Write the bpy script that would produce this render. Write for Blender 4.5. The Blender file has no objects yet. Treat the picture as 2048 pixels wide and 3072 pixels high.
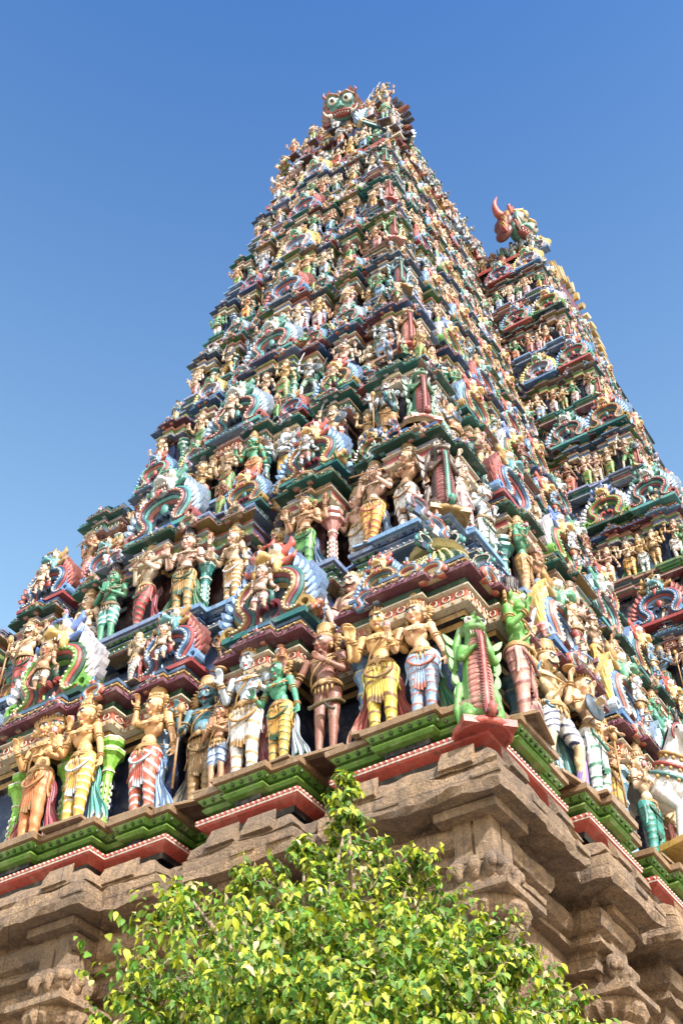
import bpy, math, random
import numpy as np
random.seed(7)
rad = math.radians
SC = bpy.context.scene
COL = SC.collection
A3 = lambda *a: np.array(a, float)

# ------------------------------------------------------------------ mesh builder
class MB:
    def __init__(self):
        self.v = []; self.lp = []; self.lt = []; self.c = []; self.tm = []; self.sm = []; self.n = 0
    def add(self, verts, faces, col=None, smooth=False, tm=0.0, cols=None):
        verts = np.asarray(verts, float).reshape(-1, 3); k = len(verts)
        if k == 0: return
        self.v.append(verts)
        if cols is not None: c = np.asarray(cols, float)
        elif col is None: c = np.zeros((k, 4))
        else: c = np.tile(np.array([col[0], col[1], col[2], 1.0]), (k, 1))
        self.c.append(c)
        self.tm.append(np.full(k, tm) if np.isscalar(tm) else np.asarray(tm, float))
        if isinstance(faces, np.ndarray):
            self.lp.append((faces + self.n).reshape(-1)); self.lt.append(np.full(len(faces), faces.shape[1])); nf = len(faces)
        else:
            self.lp.append(np.array([i + self.n for f in faces for i in f], int)); self.lt.append(np.array([len(f) for f in faces], int)); nf = len(faces)
        self.sm.append(np.full(nf, bool(smooth)))
        self.n += k
    def arrays(self):
        return (np.concatenate(self.v), np.concatenate(self.lp), np.concatenate(self.lt), np.concatenate(self.c), np.concatenate(self.tm), np.concatenate(self.sm))
    def mesh(self, name, mat=None):
        v, lp, lt, c, tm, sm = self.arrays()
        return raw_mesh(name, v, lp, lt, c, tm, sm, mat)

def raw_mesh(name, v, lp, lt, c, tm, sm, mat=None):
    me = bpy.data.meshes.new(name)
    me.vertices.add(len(v)); me.vertices.foreach_set('co', v.astype(np.float32).ravel())
    me.loops.add(len(lp)); me.loops.foreach_set('vertex_index', lp.astype(np.int32))
    me.polygons.add(len(lt)); ls = np.concatenate([[0], np.cumsum(lt)[:-1]])
    me.polygons.foreach_set('loop_start', ls.astype(np.int32)); me.polygons.foreach_set('loop_total', lt.astype(np.int32))
    me.polygons.foreach_set('use_smooth', sm)
    me.update(calc_edges=True); me.validate()
    a = me.attributes.new('paint', 'FLOAT_COLOR', 'POINT'); a.data.foreach_set('color', c.astype(np.float32).ravel())
    b = me.attributes.new('tm', 'FLOAT', 'POINT'); b.data.foreach_set('value', tm.astype(np.float32))
    me.materials.append(mat or PAINT)
    return me

def grid_faces(nu, nv, close_u=False):
    F = []
    for i in range(nu if close_u else nu - 1):
        for j in range(nv - 1):
            a = i * nv + j; b = ((i + 1) % nu) * nv + j
            F.append((a, b, b + 1, a + 1))
    return np.array(F, int)

def box(mb, c, s, col=None, rz=0.0, tm=0.0, taper=1.0):
    x, y, z = [q / 2 for q in s]
    P = np.array([(-x, -y, -z), (x, -y, -z), (x, y, -z), (-x, y, -z), (-x * taper, -y * taper, z), (x * taper, -y * taper, z), (x * taper, y * taper, z), (-x * taper, y * taper, z)])
    cs, sn = math.cos(rz), math.sin(rz)
    P = np.c_[P[:, 0] * cs - P[:, 1] * sn, P[:, 0] * sn + P[:, 1] * cs, P[:, 2]] + np.array(c)
    mb.add(P, np.array([(0, 3, 2, 1), (4, 5, 6, 7), (0, 1, 5, 4), (1, 2, 6, 5), (2, 3, 7, 6), (3, 0, 4, 7)]), col, tm=tm)

def lathe(mb, prof, n=12, c=(0, 0, 0), cols=None, col=None, smooth=True, sx=1.0, sy=1.0, rot=0.0):
    """prof: (r, z) pairs; cols: one colour per segment (separate strips) or None"""
    th = np.arange(n) * 2 * math.pi / n + rot
    def ringp(r, z): return np.c_[np.cos(th) * r * sx, np.sin(th) * r * sy, np.full(n, z)] + np.array(c)
    if cols is None:
        P = np.concatenate([ringp(r, z) for r, z in prof]); m = len(prof)
        F = np.array([(j * n + i, j * n + (i + 1) % n, (j + 1) * n + (i + 1) % n, (j + 1) * n + i) for j in range(m - 1) for i in range(n)])
        mb.add(P, F, col, smooth)
    else:
        for j in range(len(prof) - 1):
            P = np.concatenate([ringp(*prof[j]), ringp(*prof[j + 1])])
            F = np.array([(i, (i + 1) % n, n + (i + 1) % n, n + i) for i in range(n)])
            mb.add(P, F, cols[j % len(cols)], smooth)
    for (r, z), fl in ((prof[0], True), (prof[-1], False)):
        if r > 1e-4:
            P = ringp(r, z); f = list(range(n)); mb.add(P, [f[::-1] if fl else f], (cols[0] if fl else cols[(len(prof) - 2) % len(cols)]) if cols else col)

def frame_of(d):
    d = d / (np.linalg.norm(d) + 1e-9)
    u = np.cross(d, A3(0, 0, 1)) if abs(d[2]) < .95 else np.cross(d, A3(0, 1, 0))
    u /= np.linalg.norm(u); w = np.cross(d, u)
    return d, u, w

def tube(mb, pts, rs, n=8, col=None, smooth=True, flat=1.0, tm=0.0, cols=None):
    pts = np.asarray(pts, float); m = len(pts)
    rs = np.full(m, rs) if np.isscalar(rs) else np.asarray(rs, float)
    T = np.gradient(pts, axis=0)
    d, u, w = frame_of(T[0]); P = []
    th = np.arange(n) * 2 * math.pi / n
    for i in range(m):
        t = T[i] / (np.linalg.norm(T[i]) + 1e-9)
        u = u - t * (u @ t); u /= (np.linalg.norm(u) + 1e-9); w = np.cross(t, u)
        P.append(pts[i] + rs[i] * (np.cos(th)[:, None] * u + np.sin(th)[:, None] * w * flat))
    P = np.concatenate([pts[:1]] + P + [pts[-1:]])
    F = [(1 + j * n + i, 1 + j * n + (i + 1) % n, 1 + (j + 1) * n + (i + 1) % n, 1 + (j + 1) * n + i) for j in range(m - 1) for i in range(n)]
    F += [(0, 1 + (i + 1) % n, 1 + i) for i in range(n)] + [(1 + m * n, 1 + (m - 1) * n + i, 1 + (m - 1) * n + (i + 1) % n) for i in range(n)]
    mb.add(P, F, col, smooth, tm=tm)

def ring(mb, c, ax, R, r, col=None, sy=1.0, n=14, k=6):
    d, u, w = frame_of(np.asarray(ax, float))
    th = np.arange(n) * 2 * math.pi / n; ph = np.arange(k) * 2 * math.pi / k
    P = []
    for a in th:
        e = math.cos(a) * u + math.sin(a) * w * sy
        for b in ph: P.append(np.asarray(c) + e * (R + r * math.cos(b)) + d * r * math.sin(b))
    F = [(i * k + j, ((i + 1) % n) * k + j, ((i + 1) % n) * k + (j + 1) % k, i * k + (j + 1) % k) for i in range(n) for j in range(k)]
    mb.add(P, np.array(F), col, True)

def ell(mb, c, r, col=None, nu=12, nv=8, tm=0.0, R=None):
    if np.isscalar(r): r = (r, r, r)
    th = np.arange(nu) * 2 * math.pi / nu; P = [(0, 0, -1)]
    for j in range(1, nv):
        ph = -math.pi / 2 + math.pi * j / nv
        P += [(math.cos(ph) * math.cos(t), math.cos(ph) * math.sin(t), math.sin(ph)) for t in th]
    P.append((0, 0, 1)); P = np.array(P) * np.array(r)
    if R is not None: P = P @ np.asarray(R).T
    P = P + np.array(c)
    F = [(0, 1 + (i + 1) % nu, 1 + i) for i in range(nu)]
    for j in range(nv - 2):
        F += [(1 + j * nu + i, 1 + j * nu + (i + 1) % nu, 1 + (j + 1) * nu + (i + 1) % nu, 1 + (j + 1) * nu + i) for i in range(nu)]
    L = len(P) - 1; b = 1 + (nv - 2) * nu
    F += [(L, b + i, b + (i + 1) % nu) for i in range(nu)]
    mb.add(P, F, col, True, tm=tm)

def rotm(ax, a):
    c, s = math.cos(a), math.sin(a)
    if ax == 'x': return np.array([[1, 0, 0], [0, c, -s], [0, s, c]])
    if ax == 'y': return np.array([[c, 0, s], [0, 1, 0], [-s, 0, c]])
    return np.array([[c, -s, 0], [s, c, 0], [0, 0, 1]])

def ribbon(mb, pts2, w, y0, y1, col, closed=False):
    """a flat band of width w along a path in the XZ plane, thick from y0 (back) to y1 (front, y1<y0)"""
    p = np.asarray(pts2, float); m = len(p); T = np.gradient(p, axis=0)
    T /= (np.linalg.norm(T, axis=1)[:, None] + 1e-9); N = np.c_[-T[:, 1], T[:, 0]]
    w = np.full(m, w) if np.isscalar(w) else np.asarray(w)
    a = p + N * w[:, None] / 2; b = p - N * w[:, None] / 2; b2 = p - N * w[:, None] * .36; a2 = p + N * w[:, None] * .36
    P = np.concatenate([np.c_[a[:, 0], np.full(m, y0), a[:, 1]], np.c_[a[:, 0], np.full(m, y1 + .3 * (y0 - y1)), a[:, 1]], np.c_[a2[:, 0], np.full(m, y1), a2[:, 1]],
                        np.c_[b2[:, 0], np.full(m, y1), b2[:, 1]], np.c_[b[:, 0], np.full(m, y1 + .3 * (y0 - y1)), b[:, 1]], np.c_[b[:, 0], np.full(m, y0), b[:, 1]]])
    F = [(k * m + i, k * m + i + 1, (k + 1) * m + i + 1, (k + 1) * m + i) for k in range(5) for i in range(m - 1)]
    F += [(0, m, 2 * m, 3 * m, 4 * m, 5 * m), tuple(k * m + m - 1 for k in (5, 4, 3, 2, 1, 0))]
    mb.add(P, F, col)

def spline(P, n=8):
    P = np.asarray(P, float); out = []
    Q = np.concatenate([[2 * P[0] - P[1]], P, [2 * P[-1] - P[-2]]])
    for i in range(1, len(Q) - 2):
        for k in range(n):
            t = k / n; a, b, c, d = Q[i - 1], Q[i], Q[i + 1], Q[i + 2]
            out.append(.5 * ((2 * b) + (-a + c) * t + (2 * a - 5 * b + 4 * c - d) * t * t + (-a + 3 * b - 3 * c + d) * t ** 3))
    out.append(P[-1]); return np.array(out)

def prism(mb, poly, y0, y1, col=None, tm=0.0):
    p = np.asarray(poly, float); m = len(p)
    P = np.concatenate([np.c_[p[:, 0], np.full(m, y1), p[:, 1]], np.c_[p[:, 0], np.full(m, y0), p[:, 1]]])
    F = [tuple(range(m)), tuple(range(2 * m - 1, m - 1, -1))] + [(i, i + m, (i + 1) % m + m, (i + 1) % m) for i in range(m)]
    mb.add(P, F, col, tm=tm)

# ------------------------------------------------------------------ continuous bodies grown from limbs
def solid(prims, voxel=.011, name='body', post=None, shade=True):
    """prims: ('c', p0, p1, r0, r1, col) tapered limb, ('e', c, (rx,ry,rz), rotation or None, col).  One skin over all of them."""
    t = MB()
    for q in prims:
        if q[0] == 'c':
            p0, p1 = np.array(q[1], float), np.array(q[2], float); r0, r1 = q[3], q[4]
            d = p1 - p0; L = np.linalg.norm(d) + 1e-9; dn = d / L
            pts = [p0 - dn * r0 * k for k in (.94, .7, .35)] + [p0, p1] + [p1 + dn * r1 * k for k in (.35, .7, .94)]
            rr = [r0 * .34, r0 * .71, r0 * .93, r0, r1, r1 * .93, r1 * .71, r1 * .34]
            tube(t, pts, rr, 12)
        else:
            ell(t, q[1], q[2], R=q[3], nu=14, nv=10)
    v, lp, lt, c, tm, sm = t.arrays()
    me = bpy.data.meshes.new('tmp'); me.vertices.add(len(v)); me.vertices.foreach_set('co', v.astype(np.float32).ravel())
    me.loops.add(len(lp)); me.loops.foreach_set('vertex_index', lp.astype(np.int32)); me.polygons.add(len(lt))
    ls = np.concatenate([[0], np.cumsum(lt)[:-1]]); me.polygons.foreach_set('loop_start', ls.astype(np.int32)); me.polygons.foreach_set('loop_total', lt.astype(np.int32))
    me.update(calc_edges=True)
    ob = bpy.data.objects.new('tmp', me); COL.objects.link(ob)
    m = ob.modifiers.new('r', 'REMESH'); m.mode = 'VOXEL'; m.voxel_size = voxel
    s = ob.modifiers.new('s', 'SMOOTH'); s.factor = .5; s.iterations = 1
    dg = bpy.context.evaluated_depsgraph_get(); dg.update()
    ev = ob.evaluated_get(dg).to_mesh()
    V = np.empty(len(ev.vertices) * 3, np.float32); ev.vertices.foreach_get('co', V); V = V.reshape(-1, 3).astype(float)
    N = np.empty(len(ev.vertices) * 3, np.float32); ev.vertices.foreach_get('normal', N); N = N.reshape(-1, 3).astype(float)
    LP = np.empty(len(ev.loops), np.int32); ev.loops.foreach_get('vertex_index', LP)
    LT = np.empty(len(ev.polygons), np.int32); ev.polygons.foreach_get('loop_total', LT)
    ob.evaluated_get(dg).to_mesh_clear(); bpy.data.objects.remove(ob); bpy.data.meshes.remove(me)
    best = np.full(len(V), 1e9); C = np.zeros((len(V), 4))
    for q in prims:
        if q[0] == 'c':
            p0, p1 = np.array(q[1], float), np.array(q[2], float); d = p1 - p0; L2 = d @ d + 1e-12
            h = np.clip(((V - p0) @ d) / L2, 0, 1); D = np.linalg.norm(V - p0 - h[:, None] * d, axis=1) - (q[3] + (q[4] - q[3]) * h); col = q[5]
        else:
            W = V - np.array(q[1], float)
            if q[3] is not None: W = W @ np.asarray(q[3])
            r = np.array(q[2], float); k = np.linalg.norm(W / r, axis=1); k2 = np.linalg.norm(W / (r * r), axis=1) + 1e-9
            D = k * (k - 1) / k2; col = q[4]
        if col is not None: D = D - .0035
        m_ = D < best; best[m_] = D[m_]
        C[m_] = (col[0], col[1], col[2], 1) if col is not None else (0, 0, 0, 0)
    TM = np.zeros(len(V))
    if post: V, C, TM = post(V, N, C, TM)
    return raw_mesh(name, V, LP.astype(int), LT.astype(int), C, TM, np.full(len(LT), True))

# ------------------------------------------------------------------ materials
def nt(m): return m.node_tree.nodes, m.node_tree.links
def math_node(N, L, op, a, b=None):
    n = N.new('ShaderNodeMath'); n.operation = op
    for i, q in enumerate((a, b)):
        if q is None: continue
        if isinstance(q, (int, float)): n.inputs[i].default_value = q
        else: L.new(q, n.inputs[i])
    return n.outputs[0]
def mix_node(N, L, f, a, b, mode='MIX'):
    n = N.new('ShaderNodeMix'); n.data_type = 'RGBA'; n.blend_type = mode
    for i, q in ((0, f), (6, a), (7, b)):
        if isinstance(q, (int, float)): n.inputs[i].default_value = q
        elif isinstance(q, tuple): n.inputs[i].default_value = (*q[:3], 1)
        else: L.new(q, n.inputs[i])
    return n.outputs[2]
def ramp(N, L, f, a, b):
    n = N.new('ShaderNodeMapRange'); L.new(f, n.inputs[0]); n.inputs[1].default_value = a; n.inputs[2].default_value = b; return n.outputs[0]
def noise(N, L, vec, sc, det=4, rough=.6):
    n = N.new('ShaderNodeTexNoise'); n.inputs['Scale'].default_value = sc; n.inputs['Detail'].default_value = det; n.inputs['Roughness'].default_value = rough
    L.new(vec, n.inputs['Vector']); return n.outputs[0]

def paint_material():
    m = bpy.data.materials.new('painted_stucco'); m.use_nodes = True; N, L = nt(m)
    bs = N['Principled BSDF']; oi = N.new('ShaderNodeObjectInfo')
    at = N.new('ShaderNodeAttribute'); at.attribute_name = 'paint'
    tma = N.new('ShaderNodeAttribute'); tma.attribute_name = 'tm'
    tr = N.new('ShaderNodeAttribute'); tr.attribute_type = 'OBJECT'; tr.attribute_name = 'trim'
    ge = N.new('ShaderNodeNewGeometry'); pos = ge.outputs['Position']
    base = mix_node(N, L, at.outputs['Alpha'], oi.outputs['Color'], at.outputs['Color'])
    base = mix_node(N, L, tma.outputs['Fac'], base, tr.outputs['Color'])
    gm = N.new('ShaderNodeGamma'); gm.inputs[1].default_value = 1.4; L.new(base, gm.inputs[0]); base = gm.outputs[0]
    hs = N.new('ShaderNodeHueSaturation'); hs.inputs['Saturation'].default_value = .88; L.new(base, hs.inputs['Color']); base = hs.outputs[0]
    n1 = noise(N, L, pos, 3.1, 6, .7); n2 = noise(N, L, pos, 23, 5, .7)
    # sun-bleached patches, soot and lichen
    base = mix_node(N, L, math_node(N, L, 'MULTIPLY', ramp(N, L, n1, .5, .75), .30), base, (.55, .50, .42))
    soot = math_node(N, L, 'MULTIPLY', ramp(N, L, n2, .50, .68), ramp(N, L, n1, .60, .38))
    base = mix_node(N, L, math_node(N, L, 'MULTIPLY', soot, .8), base, (.035, .028, .024))
    mp = N.new('ShaderNodeMapping'); L.new(pos, mp.inputs[0]); mp.inputs['Scale'].default_value = (9, 9, .9)
    st = noise(N, L, mp.outputs[0], 1.0, 4, .65)
    base = mix_node(N, L, math_node(N, L, 'MULTIPLY', ramp(N, L, st, .54, .70), .55), base, (.045, .042, .045))
    n3 = noise(N, L, pos, 70, 2, .6)
    base = mix_node(N, L, math_node(N, L, 'MULTIPLY', ramp(N, L, n3, .60, .72), .45), base, (.06, .05, .045))
    L.new(base, bs.inputs['Base Color'])
    bs.inputs['Roughness'].default_value = .5
    L.new(math_node(N, L, 'ADD', math_node(N, L, 'MULTIPLY', n2, .35), .28), bs.inputs['Roughness'])
    b = N.new('ShaderNodeBump'); b.inputs['Strength'].default_value = .35; b.inputs['Distance'].default_value = .02
    L.new(noise(N, L, pos, 45, 4, .6), b.inputs['Height']); L.new(b.outputs[0], bs.inputs['Normal'])
    return m

def stone_material():
    m = bpy.data.materials.new('weathered_granite'); m.use_nodes = True; N, L = nt(m)
    bs = N['Principled BSDF']; ge = N.new('ShaderNodeNewGeometry'); pos = ge.outputs['Position']
    big = noise(N, L, pos, .9, 5, .65); med = noise(N, L, pos, 6, 6, .7); fine = noise(N, L, pos, 30, 5, .8)
    mp = N.new('ShaderNodeMapping'); L.new(pos, mp.inputs[0]); mp.inputs['Scale'].default_value = (14, 14, 1.2)
    streak = noise(N, L, mp.outputs[0], 1.0, 3, .6)
    c = mix_node(N, L, ramp(N, L, big, .35, .65), (.53, .37, .225), (.26, .195, .135))
    c = mix_node(N, L, math_node(N, L, 'MULTIPLY', ramp(N, L, med, .47, .62), .8), c, (.12, .09, .075))
    c = mix_node(N, L, math_node(N, L, 'MULTIPLY', ramp(N, L, fine, .48, .60), .8), c, (.10, .08, .07))
    c = mix_node(N, L, math_node(N, L, 'MULTIPLY', ramp(N, L, fine, .46, .34), .45), c, (.60, .47, .33))
    wet = math_node(N, L, 'MULTIPLY', ramp(N, L, streak, .62, .74), ramp(N, L, big, .45, .60))
    c = mix_node(N, L, math_node(N, L, 'MULTIPLY', wet, .6), c, (.66, .62, .58))
    sx = N.new('ShaderNodeSeparateXYZ'); L.new(pos, sx.inputs[0]); cb = N.new('ShaderNodeCombineXYZ'); L.new(math_node(N, L, 'ADD', sx.outputs[0], sx.outputs[1]), cb.inputs[0]); L.new(sx.outputs[2], cb.inputs[1])
    bk = N.new('ShaderNodeTexBrick'); L.new(cb.outputs[0], bk.inputs['Vector']); bk.inputs['Scale'].default_value = 1; bk.inputs['Brick Width'].default_value = 1.9; bk.inputs['Row Height'].default_value = .93; bk.inputs['Mortar Size'].default_value = .012; bk.inputs['Mortar Smooth'].default_value = .3
    bk.inputs['Color1'].default_value = (.62, .62, .66, 1); bk.inputs['Color2'].default_value = (1.25, 1.18, 1.08, 1); bk.inputs['Mortar'].default_value = (1, 1, 1, 1); bk.inputs['Bias'].default_value = 0; jt = bk.outputs['Fac']; c = mix_node(N, L, 1.0, c, bk.outputs['Color'], 'MULTIPLY')
    damp = math_node(N, L, 'MULTIPLY', ramp(N, L, noise(N, L, mp.outputs[0], .55, 4, .6), .52, .66), .6); c = mix_node(N, L, damp, c, (.085, .07, .06)); c = mix_node(N, L, math_node(N, L, 'MULTIPLY', jt, .8), c, (.05, .04, .035))
    mu = N.new('ShaderNodeTexVoronoi'); mu.inputs['Scale'].default_value = 2.1; L.new(pos, mu.inputs['Vector']); c = mix_node(N, L, .22, c, mix_node(N, L, ramp(N, L, mu.outputs['Distance'], .2, .7), (.30, .22, .17), (.62, .42, .24)))
    L.new(c, bs.inputs['Base Color']); bs.inputs['Roughness'].default_value = .85
    b = N.new('ShaderNodeBump'); b.inputs['Strength'].default_value = 1.0; b.inputs['Distance'].default_value = .10
    h = math_node(N, L, 'ADD', math_node(N, L, 'MULTIPLY', med, 1.4), math_node(N, L, 'MULTIPLY', fine, .6))
    L.new(h, b.inputs['Height']); L.new(b.outputs[0], bs.inputs['Normal'])
    return m
PAINT = paint_material(); STONE = stone_material()

# ------------------------------------------------------------------ objects
def empty(name, loc, rz=0.0, sc=1.0):
    o = bpy.data.objects.new(name, None); COL.objects.link(o); o.location = loc; o.rotation_euler = (0, 0, rz); o.scale = (sc, sc, sc) if np.isscalar(sc) else sc
    o.empty_display_size = .3; return o
def put(name, me, parent=None, color=None, trim=None, loc=None, rz=None, sc=None):
    o = bpy.data.objects.new(name, me); COL.objects.link(o)
    if parent: o.parent = parent
    if color: o.color = (*color, 1)
    o['trim'] = [float(x) for x in (trim or (.5, .36, .16))]
    if loc is not None: o.location = loc
    if rz is not None: o.rotation_euler = (0, 0, rz)
    if sc is not None: o.scale = (sc, sc, sc)
    return o
def tag(o, label=None, cat=None, group=None, kind=None):
    for k, v in (('label', label), ('category', cat), ('group', group), ('kind', kind)):
        if v: o[k] = v
    return o
# ------------------------------------------------------------------ sculpted figures
WH = (.80, .78, .72); BK = (.012, .010, .012); RD = (.45, .03, .03); GOLD = (.60, .36, .11)
def head_prims(c, yaw=0.0, s=1.0, face='human', pitch=0.0):
    R = rotm('z', yaw) @ rotm('x', pitch); c = np.array(c, float)
    def P(x, y, z): return c + R @ (A3(x, y, z) * s)
    def E(x, y, z, a, b, d, col=None): return ('e', P(x, y, z), (a * s, b * s, d * s), R, col)
    o = []
    if face in ('human', 'moustache'):
        o += [E(0, 0, 0, .097, .100, .118), E(0, -.016, -.055, .076, .076, .062), ('c', P(0, -.092, .02), P(0, -.112, -.026), .010 * s, .017 * s, None),
              E(0, -.090, -.100, .024, .018, .018), E(.050, -.062, -.030, .032, .026, .030), E(-.050, -.062, -.030, .032, .026, .030)]
        o += [E(0, -.092, -.060, .025, .012, .006, (.5, .06, .05)), E(0, -.091, -.069, .018, .011, .006, (.5, .06, .05))]
        for q in (-1, 1):
            o += [E(q * .040, -.087, .014, .025, .012, .012, WH), E(q * .038, -.097, .014, .010, .006, .010, BK),
                  ('c', P(q * .016, -.096, .046), P(q * .064, -.080, .050), .006 * s, .005 * s, BK), ('c', P(q * .014, -.098, .031), P(q * .066, -.078, .026), .004 * s, .004 * s, BK),
                  E(q * .092, .008, -.005, .014, .028, .042)]
            if face == 'moustache':
                o += [('c', P(0, -.112, -.048), P(q * .05, -.098, -.056), .010 * s, .009 * s, BK), ('c', P(q * .05, -.098, -.056), P(q * .082, -.078, -.030), .009 * s, .005 * s, BK)]
        o += [E(0, -.098, .062, .007, .006, .016, RD)]
    elif face == 'beast':
        o += [E(0, 0, 0, .105, .11, .11), E(0, -.09, -.055, .075, .07, .05), E(0, -.08, -.10, .062, .055, .03), E(0, -.135, -.078, .058, .03, .016, (.35, .05, .05)),
              E(0, -.150, -.022, .035, .025, .022, (.5, .2, .18))]
        for q in (-1, 1):
            o += [E(q * .055, -.085, .045, .036, .030, .034, WH), E(q * .055, -.113, .045, .014, .010, .015, BK), ('c', P(q * .02, -.105, .088), P(q * .095, -.07, .085), .013 * s, .010 * s, None),
                  E(q * .115, .01, .03, .03, .02, .045), ('c', P(q * .03, -.155, -.066), P(q * .03, -.155, -.095), .009 * s, .003 * s, WH)]
    elif face == 'elephant':
        o += [E(0, 0, 0, .12, .12, .12), ('c', P(0, -.10, -.02), P(0, -.16, -.14), .05 * s, .04 * s, None), ('c', P(0, -.16, -.14), P(.03, -.15, -.27), .04 * s, .03 * s, None),
              ('c', P(.03, -.15, -.27), P(.10, -.17, -.31), .03 * s, .022 * s, None)]
        for q in (-1, 1):
            o += [E(q * .17, .02, -.01, .075, .022, .10), E(q * .06, -.095, .03, .018, .012, .014, WH), E(q * .06, -.106, .03, .008, .006, .009, BK), ('c', P(q * .06, -.12, -.07), P(q * .07, -.19, -.09), .013 * s, .006 * s, WH)]
    return o

def hand_prims(w, d, pn=(0, -1, 0), curl=.25, s=1.0, thumb=1):
    w = np.array(w, float); d = np.array(d, float); d /= np.linalg.norm(d)
    n = np.array(pn, float); n = n - d * (n @ d)
    if np.linalg.norm(n) < .1: n = A3(0, 0, -1) - d * (-d[2])
    n /= np.linalg.norm(n); u = np.cross(d, n) * thumb
    R = np.c_[u, n, d]; o = [('e', w + d * .045 * s, (.037 * s, .017 * s, .05 * s), R, None)]
    for i, (off, ln) in enumerate(((-.028, .060), (-.010, .072), (.009, .076), (.027, .066))):
        a = w + d * .078 * s + u * off * s; m = a + (d * math.cos(curl) + n * math.sin(curl) + u * off * 2.2) * ln * .55 * s
        e = m + (d * math.cos(curl * 2.4) + n * math.sin(curl * 2.4)) * ln * .5 * s
        o += [('c', a, m, .0105 * s, .0100 * s, None), ('c', m, e, .0100 * s, .0080 * s, None)]
    a = w + d * .02 * s + u * .032 * s; m = a + (d * .6 + u * .7 + n * .25) * .045 * s
    o += [('c', a, m, .0135 * s, .0115 * s, None), ('c', m, m + (d * .9 + u * .15 + n * .3) * .035 * s, .0115 * s, .009 * s, None)]
    return o

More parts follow.
